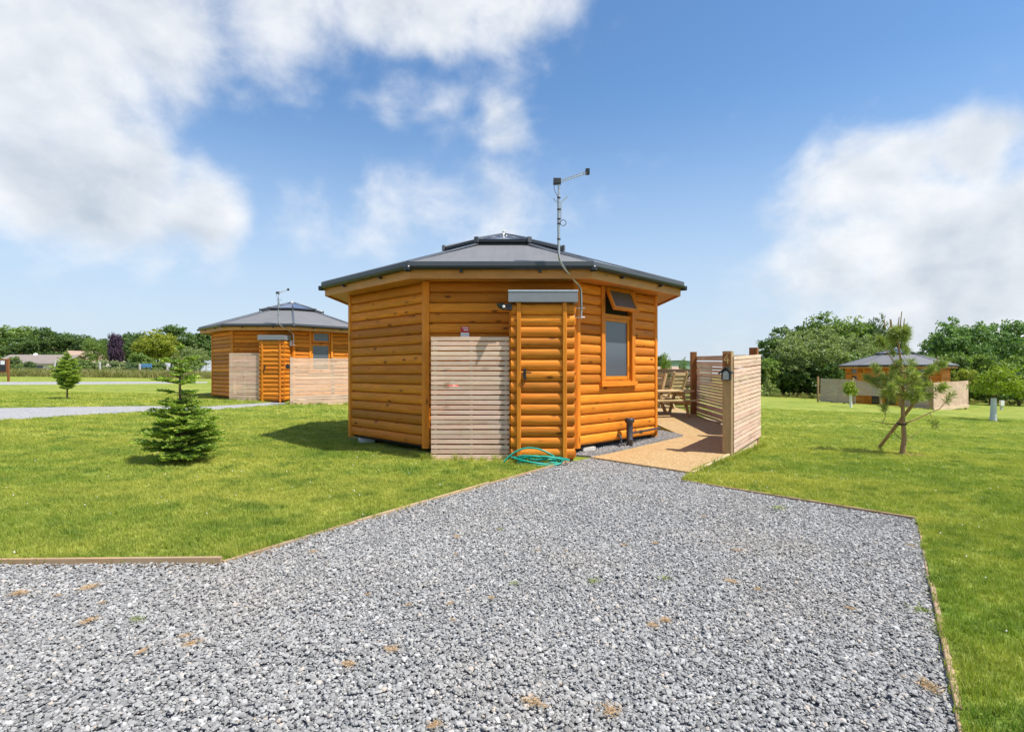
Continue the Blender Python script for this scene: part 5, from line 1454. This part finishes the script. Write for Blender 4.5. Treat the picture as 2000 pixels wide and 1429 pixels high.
for i, (px, py, s_, lab) in enumerate(((1521, 997, 1.0, 'green weed clump in the gravel near the right edging'), (1298, 1134, .55, 'tiny green weed right of the middle of the gravel'), (267, 1216, .6, 'small green weed in the left part of the gravel'), (1006, 1144, .5, 'small green weed in the middle of the gravel'), (978, 1038, .45, 'faint green weed high in the middle of the gravel'), (1800, 1198, .8, 'green weed beside the lower right edging'), (1160, 1140, .6, 'olive weed in the brownish patch of gravel'))):
    x, y, z = gnd(px, py)
    o = put('green_weed', TMg[i % 2], 'weed', None, (x, y, z * .6 + .012), (0, 0, i * 1.1), (s_ * 1.2, s_ * 1.2, s_)); tag(o, lab, 'weed', 'green weeds on the gravel drive')

# ------------------------------------------------------------------ grass
def build_grass():
    src = source_collection('blade_source', blade_meshes(), 'blade')
    PX = []; PY = []; SC = []; SZ = []
    polys = (DRIVE, PATH, BORDER, TRACK)
    cxl, cyl = L1[0], L1[1]
    def zone(x0, x1, y0, y1, dens, s, sz):
        x, y = sample(x0, x1, y0, y1, dens)
        k = (np.abs(x) < y * 0.99 + 1.2)
        for p in polys: k &= ~inside(p, x, y)
        k &= (np.hypot(x - cxl, y - cyl) > 3.28) & ~((x > 0.9) & (np.hypot(x - cxl, y - cyl) < 4.2))
        x = x[k]; y = y[k]
        PX.append(x); PY.append(y); SC.append(np.full(len(x), s)); SZ.append(np.full(len(x), sz))
    zone(-7.5, 7.5, 1.2, 5.2, 900, 1.0, 1.0)
    zone(-9, 9, 5.2, 7.2, 620, 1.15, 1.0)
    zone(-12, 12, 7.2, 10.5, 330, 1.5, 1.05)
    zone(-18, 18, 10.5, 16, 120, 2.3, 1.05)
    zone(-27, 27, 16, 26, 38, 3.6, 1.1)
    # ragged fringe along edging, screens and fence
    for poly, w_ in ((DRIVE, 0.05),):
        for i in range(len(poly)):
            a = Vector(poly[i - 1]); b = Vector(poly[i]); n = int((b - a).length * 150)
            for _ in range(n):
                q = a.lerp(b, random.random()); nrm = Vector((b.y - a.y, a.x - b.x)).normalized()
                p = q + nrm * random.uniform(.02, .06)
                if inside(DRIVE, np.array([p.x]), np.array([p.y]))[0] or inside(PATH, np.array([p.x]), np.array([p.y]))[0] or inside(BORDER, np.array([p.x]), np.array([p.y]))[0]: continue
                PX.append(np.array([p.x])); PY.append(np.array([p.y])); SC.append(np.array([1.15])); SZ.append(np.array([1.25]))
    x = np.concatenate(PX); y = np.concatenate(PY); s = np.concatenate(SC); sz = np.concatenate(SZ); n = len(x)
    z = T(x, y) + LAWN_UP
    patch = .5 + .5 * np.sin(x * 1.3 + np.sin(y * 1.1) * 2) * np.sin(y * 1.7 + np.cos(x * .8) * 2)
    h = sz * RNG.uniform(.55, 1.3, n) * (.85 + .25 * patch)
    s = s * RNG.uniform(.85, 1.2, n)
    rot = np.stack([RNG.uniform(-.15, .15, n), RNG.uniform(-.15, .15, n), RNG.uniform(0, 6.28, n)], 1)
    scatter('lawn_grass', np.stack([x, y, z], 1), rot, np.stack([s, s, h], 1), src, 6, 'short mown green grass of the lawn', 'grass')
    # long tufts against screens and fence feet
    tall = source_collection('tuft_source', blade_meshes(4, 22, .05, (.08, .16), .006), 'blade')
    pts = []
    def line(p, q, n, wd):
        for _ in range(n):
            t_ = random.random(); pts.append((p[0] + (q[0] - p[0]) * t_ + random.uniform(-wd, wd), p[1] + (q[1] - p[1]) * t_ + random.uniform(-wd, wd)))
    line((-1.28, 8.58), (-.05, 8.58), 16, .05); line((-1.5, 8.85), (-1.3, 8.6), 10, .06); line((.0, 8.42), (1.0, 8.42), 26, .06)
    line((2.55, 7.6), (3.8, 9.3), 30, .05); line((3.85, 9.35), (5.0, 11.0), 36, .05); line((-8.3, 20.75), (-5.7, 22.5), 40, .06); line((-1.5, 9.0), (-3.2, 10.7), 14, .1)
    line((-11.3, 22.1), (-9.9, 22.1), 16, .06); line((22.3, 39.8), (26.3, 34.5), 60, .1)
    pts = np.array(pts); k = ~(inside(PATH, pts[:, 0], pts[:, 1]) | inside(DRIVE, pts[:, 0], pts[:, 1])); pts = pts[k]; n = len(pts)
    z = T(pts[:, 0], pts[:, 1]) + LAWN_UP
    s = RNG.uniform(.5, 1.0, n)
    scatter('long_grass_tufts', np.column_stack([pts, z]), np.stack([np.zeros(n), np.zeros(n), RNG.uniform(0, 6.28, n)], 1), np.stack([s, s, s], 1), tall, 4, 'longer grass tufts along the feet of fences and screens', 'grass')
    # unmown strip before the boundary fence and before the right-hand wood
    rough = source_collection('rough_source', blade_meshes(4, 40, .5, (.5, 1.0), .05), 'straw')
    x, y = sample(-85, -28, 62, 72, 3.0); x2, y2 = sample(20, 75, 48, 53, 1.2)
    x = np.concatenate([x, x2]); y = np.concatenate([y, y2]); n = len(x); s = RNG.uniform(.6, 1.15, n)
    s[-len(x2):] *= .55
    scatter('rough_grass', np.stack([x, y, T(x, y)], 1), np.stack([np.zeros(n), np.zeros(n), RNG.uniform(0, 6.28, n)], 1), np.stack([s, s, s], 1), rough, 4, 'unmown straw-coloured grass strip before the boundary fence and the wood', 'grass')
    # clover heads
    fl = MB().add([(0, 0, .012), (.007, 0, .004), (0, .007, .004), (-.007, 0, .004), (0, -.007, .004), (0, 0, -.002)], [(0, 1, 2), (0, 2, 3), (0, 3, 4), (0, 4, 1), (5, 2, 1), (5, 3, 2), (5, 4, 3), (5, 1, 4)], True).mesh('clover_head')
    cs = source_collection('clover_source', [fl], 'clover')
    x, y = sample(-7, 7, 2, 9.5, 2.2); k = np.ones(len(x), bool)
    for p in polys: k &= ~inside(p, x, y)
    x = x[k]; y = y[k]; n = len(x); s = RNG.uniform(.7, 1.4, n)
    scatter('clover_flowers', np.stack([x, y, T(x, y) + LAWN_UP + .035], 1), np.zeros((n, 3)), np.stack([s, s, s], 1), cs, 1, 'tiny white clover flowers dotted through the lawn', 'flowers')
build_grass()
